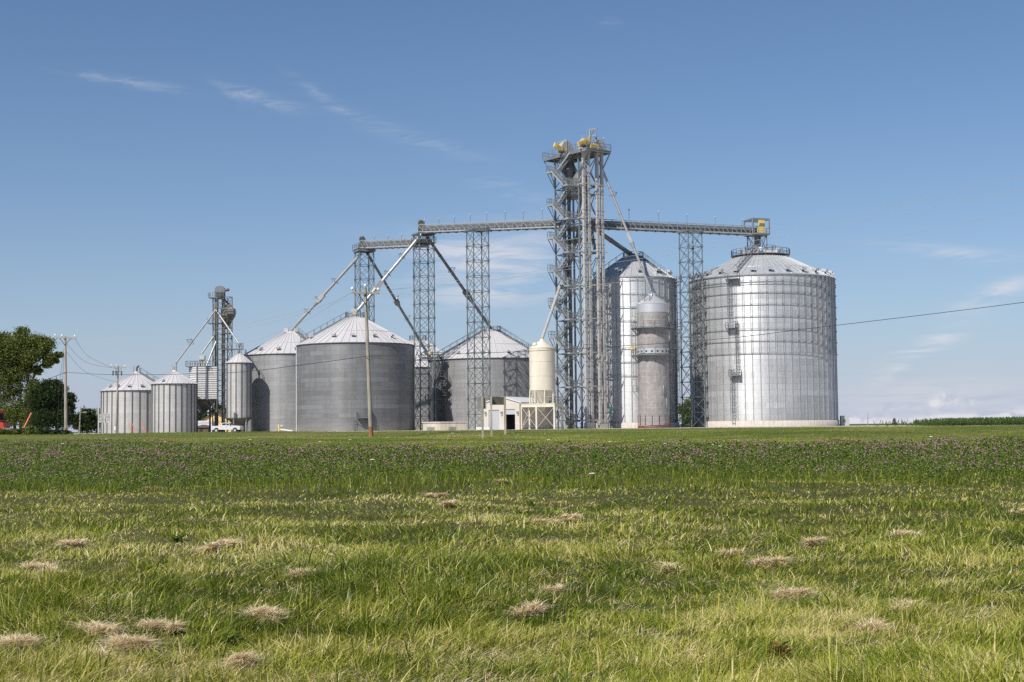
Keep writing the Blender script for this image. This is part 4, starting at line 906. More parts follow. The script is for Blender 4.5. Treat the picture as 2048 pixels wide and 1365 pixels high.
p = L(2.2, 5.3, at(1212, 322, 254).z); spout(p, D.c+V(0, 0, D.za+.5), 'slender pale spout from the tower top to the dryer', .23, M_PIPE, (.58,), (.25,))
spout(L(6.0, 5.6, at(1213, 446, 256).z), ctop(TALL, .3), 'square dark spout from the conveyor to the tall bin', .42, M_PIPED)

# ------------------------------------------------------------------ cream hopper bin, its stand, shed, low wall
CB = Bin('hopper_tank', 'smooth cream hopper tank on a raised stand beside the stairs', 1086, 243, 2.27, at(1086, 695, 240.7).z, at(1086, 681, 242.8).z, .35, 'hopper tank', None, 4.5)
zcy = at(1086, 781, 240.7).z
b = MB(); b.lathe(CB.c, [(2.27, zcy), (2.27, CB.ze)], 48, True, False)
for z_ in (zcy+.02, zcy+2.5, zcy+5.0): b.ring(CB.c, 2.262, .035, z_, .07, 48)
b.build('wall', M_CREAM, CB.t)
b = MB(); b.lathe(CB.c, [(2.33, CB.ze-.06), (2.33, CB.ze), (.35, CB.za), (.3, CB.za+.3)], 48, True, True); b.build('roof', M_CREAM, CB.t)
b = MB(); b.lathe(CB.c, [(.3, 3.1), (.35, 3.4), (2.25, zcy-.004)], 40, True, True); b.build('hopper_cone', M_CREAM, CB.t)
for i in range(8): a = 2*math.pi*(i+.2)/8; b = MB(); b.bar(CB.pt(a, 2.22, 4.5), CB.pt(a, 2.22, zcy+.2), .18); b.build('leg', M_CREAM, CB.t)
b = MB(); p = CB.pt(CB.ang(-.72), 1.7, CB.ze+.5); b.lathe(p, [(.1, -.5), (.36, -.3), (.46, 0), (.36, .32), (.02, .46)], 14); b.build('vent_cap', M_CREAM, CB.t)
spout(L(8.9, 1.0, at(1119, 572, 257).z), CB.c+V(0, 0, CB.za+.25), 'short steep spout down into the cream tank', .27, M_CASE)
f_, s_ = V(.93, -.3676, 0), V(.3676, .93, 0)
PS = thing('tank_stand', V(CB.c.x, CB.c.y, 0), 'cream steel stand with braced legs under the hopper tank', 'stand')
k = [CB.c+f_*i+s_*j for i, j in ((-3.2, -2.0), (2.9, -2.0), (2.9, 2.0), (-3.2, 2.0))]
for q in k+[CB.c-f_*.4-s_*2.0]: b = MB(); b.bar(q, q+V(0, 0, 4.2), .3 if q is not k[0] else .22); b.build('leg', M_CREAM, PS)
b = MB(); b.box(CB.c+f_*-.15+V(0, 0, 4.42), (6.4, 4.3, .12), (f_, s_, V(0, 0, 1)))
for i in range(4): b.bar(k[i]+V(0, 0, 4.1), k[(i+1) % 4]+V(0, 0, 4.1), .2, .5)
b.build('deck', M_CREAM, PS)
b = MB(); m_ = CB.c-f_*.4-s_*2.0
for p, q in ((k[0], m_), (m_, k[1]), (k[1], k[2]), (k[3], k[0])): b.bar(p+V(0, 0, 3.9), q+V(0, 0, .2), .08); b.bar(q+V(0, 0, 3.9), p+V(0, 0, .2), .08)
b.build('cross_brace', M_CREAMD, PS)
b = MB(); b.rail([k[1]+V(0, 0, 4.5), k[2]+V(0, 0, 4.5), k[3]+V(0, 0, 4.5)], 1.1, .07, 1.3); b.rail([m_+V(0, 0, 4.5), k[1]+V(0, 0, 4.5)], 1.1, .07, 1.2); b.build('handrail', M_GREY, PS)

# shed
q0 = at(967.7, 855, 248); q0 = V(q0.x, 248, 0); SH = thing('shed', q0, 'beige shed with one closed and one open roller door', 'shed'); W_, DP, EH, AH = 7.0, 16.0, 4.75, 5.75
def S(s, d, z): return q0+f_*s+s_*d+V(0, 0, z)
sax = (f_, s_, V(0, 0, 1)); b = MB()
doors = [(.95, 2.95, 3.5), (4.15, 6.0, 3.6)]
xs = [0, .95, 2.95, 4.15, 6.0, W_]
def rz_(s): return EH+(AH-EH)*(1-abs(s-W_/2)/(W_/2))
for i, (a, c_) in enumerate(zip(xs[:-1], xs[1:])):
    zb = 0 if i % 2 == 0 else doors[i//2][2]
    pts = [S(a, 0, zb), S(c_, 0, zb), S(c_, 0, rz_(c_))]+([S(W_/2, 0, AH)] if a < W_/2 < c_ else [])+[S(a, 0, rz_(a))]
    b.prism(pts, s_*.22)
b.build('front_wall', M_CREAMB, SH)
b = MB(); b.box(S(W_-.1, DP/2+.11, EH/2), (.2, DP-.22, EH), sax); 
for i in range(30): b.box(S(W_+.02, .4+i*(DP-.6)/29, EH/2), (.045, .09, EH-.1), sax)
b.build('side_wall', M_TAN, SH); b = MB(); b.box(S(.1, DP/2+.11, EH/2), (.2, DP-.22, EH), sax); b.prism([S(0, DP, 0), S(W_, DP, 0), S(W_, DP, EH), S(W_/2, DP, AH), S(0, DP, EH)], s_*.2); b.build('back_wall', M_TAN, SH)
b = MB()
for s0, s1 in ((-.25, W_/2), (W_+.25, W_/2)):
    z0 = EH-.07; b.hexa([S(s0, -.2, z0), S(s1, -.2, AH), S(s1, DP+.3, AH), S(s0, DP+.3, z0), S(s0, -.2, z0+.14), S(s1, -.2, AH+.14), S(s1, DP+.3, AH+.14), S(s0, DP+.3, z0+.14)])
b.build('roof', M_WROOF, SH)
b = MB(); b.box(S(1.95, .16, 1.72), (1.94, .06, 3.44), sax)
for i in range(14): b.box(S(1.95, .125, .2+i*.24), (1.9, .02, .05), sax)
b.build('roller_door', M_DOOR, SH)
b = MB(); b.box(S(5.07, .16, 3.15), (1.8, .08, .85), sax); b.box(S(5.07, .12, 2.72), (1.8, .1, .1), sax); b.build('roller_door', M_DOOR, SH)
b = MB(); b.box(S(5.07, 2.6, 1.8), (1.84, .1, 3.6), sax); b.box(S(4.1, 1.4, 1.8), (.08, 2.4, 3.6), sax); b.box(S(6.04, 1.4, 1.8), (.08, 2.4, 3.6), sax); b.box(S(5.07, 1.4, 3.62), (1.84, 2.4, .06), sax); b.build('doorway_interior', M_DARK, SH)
for a in (.35, 3.45, 6.5): b = MB(); b.box(S(a, -.12, 2.95), (.3, .24, .5), sax); b.mi = 1; b.box(S(a, -.14, 2.66), (.22, .2, .1), sax); b.build('wall_lamp', [M_SBACK, M_INS], SH)
b = MB(); b.box(S(W_-.06, -.03, EH/2-.1), (.14, .07, EH-.3), sax); b.build('corner_trim', M_SBROWN, SH)
b = MB(); b.box(S(.6, -1.5, .25), (2.6, .8, .5), sax); tag(b.build('concrete_block', M_SIGNW, None, S(.6, -1.5, 0)), 'low white block at the left foot of the beige shed', 'block')
# low board walled pit house
q1 = at(846, 855, 232); q1 = V(q1.x, 232, 0); fl = V(.87, -.49, 0); sl_ = V(.75, .66, 0)
PT = thing('pit_house', q1, 'low pale flat roofed box with vents below the lattice tower', 'low building')
c_ = q1+V(3.0, -1.9, 0); e_ = c_+V(4.3, .9, 0); g_ = q1+V(4.4, 3.2, 0); zt_ = 1.42
b = MB(); b.prism([q1, c_, e_, g_], V(0, 0, zt_-.16)); b.build('wall', M_BOARD, PT)
ctr = (q1+c_+e_+g_)/4; b = MB(); b.prism([ctr+(p-ctr)*1.06+V(0, 0, zt_-.156) for p in (q1, c_, e_, g_)], V(0, 0, .18)); b.build('roof', M_CONC, PT)
for p, q in ((q1, c_), (c_, e_)):
    d = (q-p).normalized(); n_ = V(d.y, -d.x, 0); b = MB(); b.box(p+(q-p)*.45+n_*.03+V(0, 0, .32), (1.5 if p is q1 else 1.1, .06, .5), (d, n_, V(0, 0, 1))); b.build('vent', M_SBACK, PT)

# ------------------------------------------------------------------ old elevator leg and square overhead bin at the left
OLDY = 284; pc = at(444.5, 855, OLDY); oc = V(pc.x, OLDY, 0); ou, ov = V(math.cos(R(28)), math.sin(R(28)), 0), V(-math.sin(R(28)), math.cos(R(28)), 0)
OT = thing('elevator_tower', oc, 'old dark braced elevator tower left of the slim hopper bin', 'tower'); ztop = at(444, 595, OLDY).z
ks = [oc+ou*i*1.55+ov*j*1.55 for i, j in ((-1, -1), (1, -1), (1, 1), (-1, 1))]
for q in ks: b = MB(); b.bar(q, q+V(0, 0, ztop), .15); b.build('column', M_OLDST, OT)
b = MB(); n = 13; h = ztop/n
for j in range(n):
    for i in range(4):
        p, q = ks[i], ks[(i+1) % 4]; b.bar(p+V(0, 0, (j+1)*h), q+V(0, 0, (j+1)*h), .09); b.bar(p+V(0, 0, j*h), q+V(0, 0, (j+1)*h), .065); b.bar(q+V(0, 0, j*h), p+V(0, 0, (j+1)*h), .065)
b.build('bracing', M_OLDST, OT)
def oldplat(px0, px1, y_, nm='platform', rail=1.0):
    z = at(430, y_, OLDY).z; x0, x1 = at(px0, y_, OLDY).x, at(px1, y_, OLDY).x; b = MB(); b.box(V((x0+x1)/2, OLDY-.6, z), (x1-x0, 2.2, .13)); o = b.build('platform', M_OLDST, OT)
    b = MB(); b.rail([V(x0, OLDY+.4, z), V(x0, OLDY-1.65, z), V(x1, OLDY-1.65, z), V(x1, OLDY+.4, z)], rail, .06, 1.0); b.build('handrail', M_STEEL, o)
oldplat(420, 446, 597); oldplat(418, 445, 648); oldplat(455, 471, 629); oldplat(448, 462, 668, rail=.7); oldplat(375, 433, 733.5, rail=1.1); oldplat(446, 486, 700, rail=1.2)
EL = thing('bucket_elevator', oc+V(-1.2, -.6, 0), 'old dark bucket elevator with rounded grey head, in the old tower', 'bucket elevator'); zh = at(436, 588, OLDY).z
for dx, dm in ((-1.35, M_OLDST), (.05, M_DKST)):
    b = MB(); b.box(oc+V(dx+.3, -.7, zh/2), (.62, .6, zh)); z = 2.0
    while z < zh: b.box(oc+V(dx+.3, -.7, z), (.72, .7, .1)); z += 3
    b.build('trunk', dm, EL)
pp = oc+V(-.35, -.7, zh); b = MB(); prof = [V(-1.0, 0, -1.2), V(.95, 0, -1.2), V(1.0, 0, .5), V(.85, 0, 1.15), V(.45, 0, 1.5), V(-.45, 0, 1.5), V(-.9, 0, 1.15), V(-1.05, 0, .5)]; prof = prof[::-1]
b.prism([pp+q+V(0, -.55, 0) for q in prof], (0, 1.1, 0)); b.box(pp+V(0, -.62, .3), (2.2, .12, .12)); b.build('head', M_HEAD, EL)
b = MB(); b.box(pp+V(.1, -.62, -.3), (1.6, .3, .9)); b.tube(pp+V(.8, -.3, .55), pp+V(1.9, -.3, .75), .26, 10, .33); b.build('motor', M_DKST, EL); b = MB(); b.box(oc+V(-.3, -.7, .5), (1.9, .8, 1.0)); b.build('boot', M_DKST, EL)
# cleaner hopper on tower
gp = at(456.5, 624, OLDY); GH = thing('grain_cleaner', gp, 'grey hopper shaped cleaner box high on the old tower', 'grain cleaner'); b = MB()
def frus(c, a, bb, z0, a1, b1, z1): return [c+V(-a, -bb, z0), c+V(a, -bb, z0), c+V(a, bb, z0), c+V(-a, bb, z0), c+V(-a1, -b1, z1), c+V(a1, -b1, z1), c+V(a1, b1, z1), c+V(-a1, b1, z1)]
b.hexa(frus(gp, 1.25, 1.2, -.9, 1.25, 1.2, .4)); b.build('body', M_OLDST, GH); b = MB(); b.hexa(frus(gp, 1.3, 1.25, .403, .3, .3, 1.5)); b.build('roof', M_OLDST, GH); b = MB(); b.hexa(frus(gp, .25, .25, -2.9, 1.2, 1.15, -.903)); b.box(gp+V(-.1, 0, -3.1), (1.0, .8, .7)); b.build('hopper', M_DKST, GH)
b = MB(); b.tube(pp+V(.6, .2, -1.0), gp+V(.1, 0, 1.5), .22); b.build('inlet_spout', M_DKST, GH)
spout(at(431, 621, OLDY-1.2), PAIR.c+V(.3, 0, PAIR.za+1.8), 'long thin spout down to the small ribbed bin', .17, M_PIPE, (), (.62,))
spout(at(433, 622, OLDY-1.3), HOP.c+V(0, 0, HOP.za+1.9), 'thin spout crossing the old tower to the slim hopper bin', .17, M_PIPE)
spout(at(432, 667, OLDY-1), at(404.5, 706, 282.3), 'thin spout dropping onto the square ridged bin', .17, M_PIPE)
spout(at(432, 684, OLDY-1.3), at(413, 732, 281), 'short lowest spout beside the square ridged bin', .17, M_PIPE)
# square overhead bin with broad ridged sheets
qb = at(394, 855, 281); qb = V(qb.x, 281, 0); qf, qs = V(.97, .24, 0), V(-.62, .785, 0); zt_, zb = at(400, 733.5, 281).z, at(400, 799.5, 281).z
OB = thing('overhead_bin', qb+qf*2+qs*2, 'square pale bin with broad horizontal ridges, raised on legs', 'overhead bin')
W2, D2 = 4.05, 3.4
def Q(s, d, z): return qb+qf*s+qs*d+V(0, 0, z)
b = MB(); b.prism([Q(.1, .1, zb), Q(W2-.1, .1, zb), Q(W2-.1, D2-.1, zb), Q(.1, D2-.1, zb)], (0, 0, zt_-zb)); nb = 15; h = (zt_-zb)/nb
for i in range(nb):
    for (p, q, nrm) in ((Q(0, 0, 0), Q(W2, 0, 0), -qs), (Q(0, D2, 0), Q(0, 0, 0), -qf), (Q(W2, 0, 0), Q(W2, D2, 0), qf)):
        z = zb+(i+.5)*h; d = (q-p).normalized(); nn = V(d.y, -d.x, 0)
        a, c_ = p+d*.12, q-d*.12
        b._add([a+V(0, 0, z-h*.5)+nn*-.07, c_+V(0, 0, z-h*.5)+nn*-.07, c_+V(0, 0, z-h*.12)+nn*.16, a+V(0, 0, z-h*.12)+nn*.16, c_+V(0, 0, z+h*.18)+nn*.16, a+V(0, 0, z+h*.18)+nn*.16, c_+V(0, 0, z+h*.5)+nn*-.07, a+V(0, 0, z+h*.5)+nn*-.07], [(0, 1, 2, 3), (3, 2, 4, 5), (5, 4, 6, 7)])
b.build('wall', M_RIDGE, OB)
b = MB()
for p in (Q(0, 0, 0), Q(W2, 0, 0), Q(0, D2, 0), Q(W2, D2, 0), Q(W2/2, -.1, 0)): b.bar(p+V(0, 0, zb-.2), p+V(0, 0, zt_+.1), .24)
b.build('corner_post', M_CASED, OB)
b = MB(); hh = at(400, 826, 281).z; ctr = Q(W2/2, D2/2, 0); b.prism([Q(-.1, -.1, zt_+.02), Q(W2+.1, -.1, zt_+.02), Q(W2+.1, D2+.1, zt_+.02), Q(-.1, D2+.1, zt_+.02)], (0, 0, .1)); b.build('top_deck', M_STEEL, OB)
b = MB(); t4 = [Q(0, 0, zb-.005), Q(W2, 0, zb-.005), Q(W2, D2, zb-.005), Q(0, D2, zb-.005)]; b4 = [ctr+V(p.x-ctr.x, p.y-ctr.y, 0)*.16+V(0, 0, hh) for p in t4]; b.hexa(b4+t4); b.build('hopper_cone', M_DKST, OB)
for p in (Q(0, 0, 0), Q(W2, 0, 0), Q(0, D2, 0), Q(W2, D2, 0)): b = MB(); b.bar(p, p+V(0, 0, zb-.1), .26); b.build('leg', M_DKST, OB)
b = MB(); z = at(400, 826, 281).z
for p, q in ((Q(0, 0, z), Q(W2, 0, z)), (Q(W2, 0, z), Q(W2, D2, z)), (Q(0, D2, z), Q(W2, D2, z))): b.bar(p, q, .2, .3)
b.bar(Q(W2, 0, z), Q(W2*.6, 0, zb), .12); b.build('leg_brace', M_DKST, OB)
b = MB(); p = at(404.5, 716, 282.3); b.box(p, (1.15, 1.0, .8)); dk = zt_+.1
for dx, dy in ((-.9, -.5), (.9, -.5), (.5, .8), (-.5, .8), (0, -.3)): b.bar(p+V(dx*.4, dy*.4, -.35), V(p.x+dx, p.y+dy, dk), .2)
b.build('distributor', M_CASE, OB); b = MB(); b.rail([Q(0, 0, dk), Q(W2, 0, dk), Q(W2, D2, dk), Q(0, D2, dk)], 1.05, .06, 1.0, True); b.build('handrail', M_STEEL, OB)

# ladder tower and catwalk between the dark bin and the shed bin
zc_ = at(866, 716, 280).z; pw = at(877, 855, 281); pw = V(pw.x, 281, 0)
ST = thing('ladder_tower', pw, 'shaded ladder tower with catwalk between the dark bin and the next bin', 'ladder tower')
kk = [pw+V(i*.75, j*.8, 0) for i, j in ((-1, -1), (1, -1), (1, 1), (-1, 1))]
for q in kk: b = MB(); b.bar(q, q+V(0, 0, zc_), .13); b.build('column', M_DKST, ST)
b = MB(); n = 9
for j in range(n):
    h = zc_/n
    for i in range(4): p, q = kk[i], kk[(i+1) % 4]; b.bar(p+V(0, 0, j*h), q+V(0, 0, (j+1)*h), .07); b.bar(p+V(0, 0, (j+1)*h), q+V(0, 0, (j+1)*h), .08)
b.build('bracing', M_DKST, ST)
for j in range(2, 6): z = zc_-j*1.9; b = MB(); b.box(pw+V(.6, -1.0, z), (2.2, 1.2, .12)); b.rail([pw+V(1.6, -.5, z), pw+V(1.6, -1.6, z), pw+V(-.4, -1.6, z)], 1.1, .07, 1.1); b.build('landing', M_DKST, ST)
x0 = at(843, 716, 280).x; b = MB(); b.box(V((x0+pw.x+1.2)/2, 280.6, zc_), (pw.x+1.2-x0, 1.4, .3)); o = b.build('catwalk', M_DKST, ST)
b = MB(); b.rail([V(x0, 279.95, zc_), V(pw.x+1.2, 279.95, zc_)], 1.1, .07, 1.2); b.rail([V(x0, 281.25, zc_), V(pw.x+1.2, 281.25, zc_)], 1.1, .07, 1.2); b.build('handrail', M_STEEL, o)
b = MB(); p = V(at(859, 720, 280).x, 280.0, zc_+.9); b.box(p, (.4, .3, .7)); b.build('guard_panel', M_YEL, ST)
zq = at(860, 801, 277).z; x1 = at(862, 801, 277).x; b = MB(); b.box(V(x1, 276.9, zq), (2.2, 1.1, .13)); o = b.build('platform', M_DKST, T2); b = MB(); b.rail([V(x1-1.1, 277.4, zq), V(x1-1.1, 276.4, zq), V(x1+1.1, 276.4, zq), V(x1+1.1, 277.4, zq)], 1.1, .07, .5); b.build('handrail', M_DKST, o)
b = MB(); z0 = zq; b.bar(V(x1+.1, 276.6, 0), V(x1+.1, 276.6, at(860, 745, 277).z), .22); b.build('downpipe', M_STIFF, T2)

# ------------------------------------------------------------------ utility poles, wires
def pole(name, label, bx, by, tx, ty, Y, arms, r0=.17, r1=.11, brown=True, zb=None):
    pb, pt_ = at(bx, by, Y), at(tx, ty, Y); pb = V(pb.x, Y, tz(pb.x, Y)-.3); t = thing(name, pb, label, 'utility pole', 'wooden utility poles')
    b = MB(); n = 6; pts = [pb+(pt_-pb)*(i/n) for i in range(n+1)]; b.path(pts, r0, 12, r1); b.build('pole', M_WOOD, t)
    if brown: b = MB(); b.tube(pb, pb+(pt_-pb)*.10, r0+.008, 12, r0+.004); b.build('pole_butt', M_WOODB, t)
    ends = {}
    for (ax0, ay0, ax1, ay1, ins) in arms:
        p, q = at(ax0, ay0, Y-.2), at(ax1, ay1, Y-.2); b = MB(); b.bar(p, q, .13, .15); o = b.build('crossarm', M_WOOD, t)
        mid = pb+(pt_-pb)*(((p+q)/2-pb).length/(pt_-pb).length); b = MB()
        for e in (p, q): b.bar(e+(mid-e)*.45, V(mid.x, Y-.2, mid.z-.8), .06)
        b.build('arm_brace', M_DKST, t)
        for f in ins:
            c = p+(q-p)*f; b = MB(); b.lathe(c+V(0, 0, .08), [(.03, 0), (.03, .10), (.10, .13), (.11, .22), (.05, .30), (.03, .34)], 10); b.build('insulator', M_INS, t); ends[f] = c+V(0, 0, .4)
    return t, ends
P1, e1 = pole('utility_pole', 'tall leaning pole in front of the dark bin', 742.5, 880, 730.5, 576, 100, [(703.5, 585.5, 758.5, 586.8, (.02, .96))], .16, .105)
b = MB(); tp = at(730.5, 576, 100); b.lathe(tp, [(.03, 0), (.03, .06), (.10, .1), (.11, .2), (.03, .3)], 10); b.build('insulator', M_INS, P1)
b = MB(); p = at(733, 625, 99.7); b.bar(p, p+V(0, 0, 1.6), .03); b.build('ground_wire', M_DKST, P1)
P2, e2 = pole('utility_pole', 'pole at the tree edge with a braced crossarm', 132, 867, 130.5, 673.5, 162, [(109.5, 675.5, 152.5, 677.5, (.02, .34, .93))], .19, .13)
P3, e3 = pole('utility_pole', 'thin pole in front of the squat bin', 231.5, 863, 236.5, 732.5, 240, [(222.5, 733.8, 252, 735.2, (.03, .35, .92)), ], .18, .12, False)
b = MB()
for px in (226, 232, 243): p = at(px, 746, 239.6); b.lathe(p, [(.05, -.5), (.12, -.35), (.12, .2), (.05, .4)], 8)
b.bar(at(225, 744, 239.7), at(244, 744.5, 239.7), .1); b.build('fuse_cutout', M_DKST, P3)
b = MB(); b.box(at(230, 857, 239.5), (.22, .1, .6)); b.build('tag', M_INS, P3)
for nm, bx, by, tx, ty, Y, rr, lab in (('thin_pole', 158.5, 862, 161, 815, 300, .14, 'thin grey pole before the far tree row'), ('thin_pole', 1735.5, 856, 1735.5, 826, 300, .1, 'thin bare pole standing alone right of the broad bin')):
    pb = at(bx, by, Y); pt_ = at(tx, ty, Y); b = MB(); b.tube(V(pb.x, Y, tz(pb.x, Y)-.2), pt_, rr, 8, rr*.7)
    if bx < 500: b.bar(pt_-V(0, 0, 1.2), pt_+V(.9, 0, -1.0), .07); b.box(pt_+V(1.0, 0, -1.05), (.7, .3, .18))
    tag(b.build(nm, M_WOOD, None, V(pb.x, Y, tz(pb.x, Y))), lab, 'pole')
def wire(pts, label, r=.02, m=None, group='power lines along the road', name='power_line'):
    """smooth polyline through (px,py,Y) points"""
    P = [at(*p) for p in pts]; out = []
    for i in range(len(P)-1):
        p0, p1, p2, p3 = P[max(0, i-1)], P[i], P[i+1], P[min(len(P)-1, i+2)]
        for k in range(8):
            s = k/8; out.append(.5*((2*p1)+(p2-p0)*s+(2*p0-5*p1+4*p2-p3)*s*s+(3*p1-p0-3*p2+p3)*s**3))
    out.append(P[-1]); org = P[0]; b = MB(); b.path(out, r, 5); tag(b.build(name, m or M_WIRE, None, org), label, 'wire', group)
YR = [100, 92, 84, 77]
wire([(152, 676, 162), (430, 657, 135), (600, 622, 115), (758, 582, 100)], 'topmost thin wire from the tree edge pole to the leaning pole', .0105)
wire([(124, 674, 162), (430, 664, 135), (600, 628, 115), (731, 575, 100)], 'second thin wire from the tree edge pole to the leaning pole', .0105)
wire([(110, 675, 162), (430, 690, 135), (580, 655, 115), (704, 584, 100)], 'lowest thin wire from the tree edge pole to the leaning pole', .0105)
wire([(731, 575, 100), (1043, 547, 96), (1530, 464, 88), (2048, 355, 78), (2500, 236, 70)], 'topmost thin wire right of the leaning pole', .0105)
wire([(758, 582, 100), (1043, 552, 96), (1530, 478, 88), (2048, 378, 78), (2500, 268, 70)], 'second thin wire right of the leaning pole', .0105)
wire([(704, 584, 100), (1043, 588, 96), (1590, 509, 86), (2048, 421, 78), (2500, 316, 70)], 'lowest thin wire right of the leaning pole', .0105)
wire([(-60, 775, 175), (60, 768, 168), (131, 745, 161.6)], 'black cable coming to the pole at the tree edge', .03, M_CABLE, 'black cables along the road', 'cable')
wire([(131, 745, 161.6), (235, 750, 148), (455, 746, 122), (597, 731, 110), (733, 713, 99.7)], 'black cable from the tree edge pole to the leaning pole', .022, M_CABLE, 'black cables along the road', 'cable')
wire([(733, 713, 99.7), (890, 709, 97), (1113, 700, 94), (1420, 680, 89), (1640, 655, 85), (2048, 605, 78), (2500, 540, 70)], 'black cable from the leaning pole running out to the right', .017, M_CABLE, 'black cables along the road', 'cable')
for a, bq, sag, lab in (((150, 678), (224, 736), 6, 'uppermost'), ((130, 684), (236, 738), 14, 'middle'), ((131, 702), (238, 766), 12, 'lowest')):
    wire([(*a, 162), ((a[0]+bq[0])/2-10, (a[1]+bq[1])/2+sag, 200), (*bq, 240)], lab+' sagging service wire between the two left poles', .018, M_CABLE, 'service wires at the left poles')
for dx, lab in ((-12, 'left'), (-6, 'right')):
    wire([(130, 685, 162), (131+dx, 770, 163), (131+dx*1.4, 862, 164)], lab+' of two guy wires beside the pole at the tree edge', .02, M_CABLE, 'guy wires', 'guy_wire')

# ------------------------------------------------------------------ signs
def post(t, px, yb, yt, Y, wd, m=M_WOOD):
    pb = at(px, yb, Y); pt_ = at(px, yt, Y); b = MB(); b.box(V(pb.x, Y, (tz(pb.x, Y)-.2+pt_.z)/2), (wd, wd, pt_.z-tz(pb.x, Y)+.2)); return b.build('post', m, t)
pa = at(965.5, 877, 97); SG = thing('road_sign', V(pa.x, 97, tz(pa.x, 97)), 'small grey sign seen from behind on a single wooden post', 'road sign')
post(SG, 965.5, 877, 793.5, 97, .14); b = MB(); p0, p1 = at(954.5, 794, 96.9), at(972.5, 818, 96.9); b.box((p0+p1)/2+V(0, .19, 0), (p1.x-p0.x, .03, p0.z-p1.z)); b.build('panel', M_SBACK, SG)
p0, p1 = at(977, 794, 104), at(1013.7, 810, 104); SG = thing('road_sign', V((p0.x+p1.x)/2, 104, tz(p0.x, 104)), 'wide brown sign seen from behind on two wooden posts', 'road sign')
post(SG, 983, 873, 793, 103.4, .14); post(SG, 1010.5, 867, 793.5, 104.2, .16); pA, pB_ = at(983, 800, 103.4), at(1010.5, 800, 104.2); d = (pB_-pA); d.z = 0; d.normalize(); n_ = V(d.y, -d.x, 0)
b = MB(); b.box((pA+pB_)/2+V(0, 0, (p0.z+p1.z)/2-(pA.z+pB_.z)/2)-n_*.12, ((p1.x-p0.x)*1.02, .04, p0.z-p1.z), (d, n_, V(0, 0, 1))); b.build('panel', M_SBROWN, SG)
pa = at(197.5, 867, 165); SG = thing('road_sign', V(pa.x, 165, tz(pa.x, 165)), 'plain grey sign back on a post left of the number signs', 'road sign'); post(SG, 197, 868, 816, 165, .14, M_CASE)
b = MB(); p0, p1 = at(191, 816, 164.8), at(201.5, 829, 164.8); b.box((p0+p1)/2+V(0, .28, 0), (p1.x-p0.x, .03, p0.z-p1.z)); b.build('panel', M_SBACK, SG)
Ys = 205; pa = at(208, 863, Ys); SG = thing('route_sign', V(pa.x, Ys, tz(pa.x, Ys)), 'white route marker signs reading 49, 21 and 49 with arrows', 'route sign')
post(SG, 202, 864, 829, Ys, .08, M_STEEL); post(SG, 214.5, 864, 829, Ys, .08, M_STEEL)
def text(body, p, size, parent):
    cu = bpy.data.curves.new('lettering', 'FONT'); cu.body = body; cu.size = size; cu.align_x = 'CENTER'; cu.align_y = 'CENTER'; cu.extrude = .004; cu.materials.append(M_SIGNK)
    o = bpy.data.objects.new('lettering', cu); COL.objects.link(o); o.parent = parent; r_ = SG['_org']; dg = bpy.context.evaluated_depsgraph_get(); me = bpy.data.meshes.new_from_object(o.evaluated_get(dg)); bpy.data.objects.remove(o)
    me.materials.clear(); me.materials.append(M_SIGNK); o = bpy.data.objects.new('lettering', me); COL.objects.link(o); o.parent = parent; o.location = (p.x-r_[0], p.y-r_[1], p.z-r_[2]); o.rotation_euler = (math.pi/2, 0, 0); return o
b = MB(); p0, p1 = at(197.8, 831.5, Ys), at(219.2, 845.5, Ys); b.box((p0+p1)/2+V(0, -.07, 0), (p1.x-p0.x, .03, p0.z-p1.z)); b.build('backboard', M_SIGNK, SG)
for i, (tx, wd_) in enumerate((('NORTH', 6.2), ('EAST', 5.4), ('SOUTH', 6.6))):
    cx_ = (200.9, 208.2, 215.6)[i]; sc_ = Ys/FPX
    for (y0, y1, kind) in ((827.6, 831.2, 'w'), (831.8, 838.0, 'n'), (839.0, 845.3, 'a')):
        c = at(cx_, (y0+y1)/2, Ys); b = MB(); b.box(c+V(0, -.1, 0), ((wd_ if kind != 'n' else 6.4)*sc_, .025, (y1-y0)*sc_)); o = b.build('sign_plate', M_SIGNW, SG); f = c+V(0, -.122, 0)
        if kind == 'w': text(tx, f, .21, o)
        elif kind == 'n': text(('49', '21', '49')[i], f, .44, o)
        else:
            b = MB(); q = .14
            if i == 1: b.box(f+V(0, 0, -.04), (.07, .012, .26)); b.prism([f+V(-.12, -.006, .06), f+V(.12, -.006, .06), f+V(0, -.006, .2)], (0, .012, 0))
            else:
                sg = -1 if i == 0 else 1; b.box(f+V(-sg*.12, 0, -.05), (.07, .012, .22)); b.box(f+V(-sg*.01, 0, .085), (.20, .012, .07)); tri = [f+V(sg*.08, -.006, .0), f+V(sg*.2, -.006, .085), f+V(sg*.08, -.006, .17)]; b.prism(tri if sg > 0 else tri[::-1], (0, .012, 0))
            b.build('arrow', M_SIGNK, o)
# orange guy markers
for (x0, y0, x1, y1, Y, lab) in ((258.5, 846, 262.5, 863, 270, 'orange rod leaning at the squat bin, leftmost of three'), (265.5, 848, 269.5, 863, 270, 'orange rod leaning at the squat bin, between the other two'), (283, 846, 291.5, 863, 268, 'orange rod leaning most, nearest the small ribbed bin'), (62.5, 826.5, 48, 856, 168, 'long orange guard rod slanting before the trees')):
    p, q = at(x0, y0, Y), at(x1, y1, Y); q.z = min(q.z, tz(q.x, Y)+.02) if y1 > 860 else q.z; b = MB(); b.tube(q, p, .07 if Y > 200 else .08, 8); b.tube(p, p+(p-q)*.02, .09 if Y > 200 else .1, 8, .03); tag(b.build('guy_marker', M_ORG, None, q), lab, 'guy marker', 'orange guy markers')

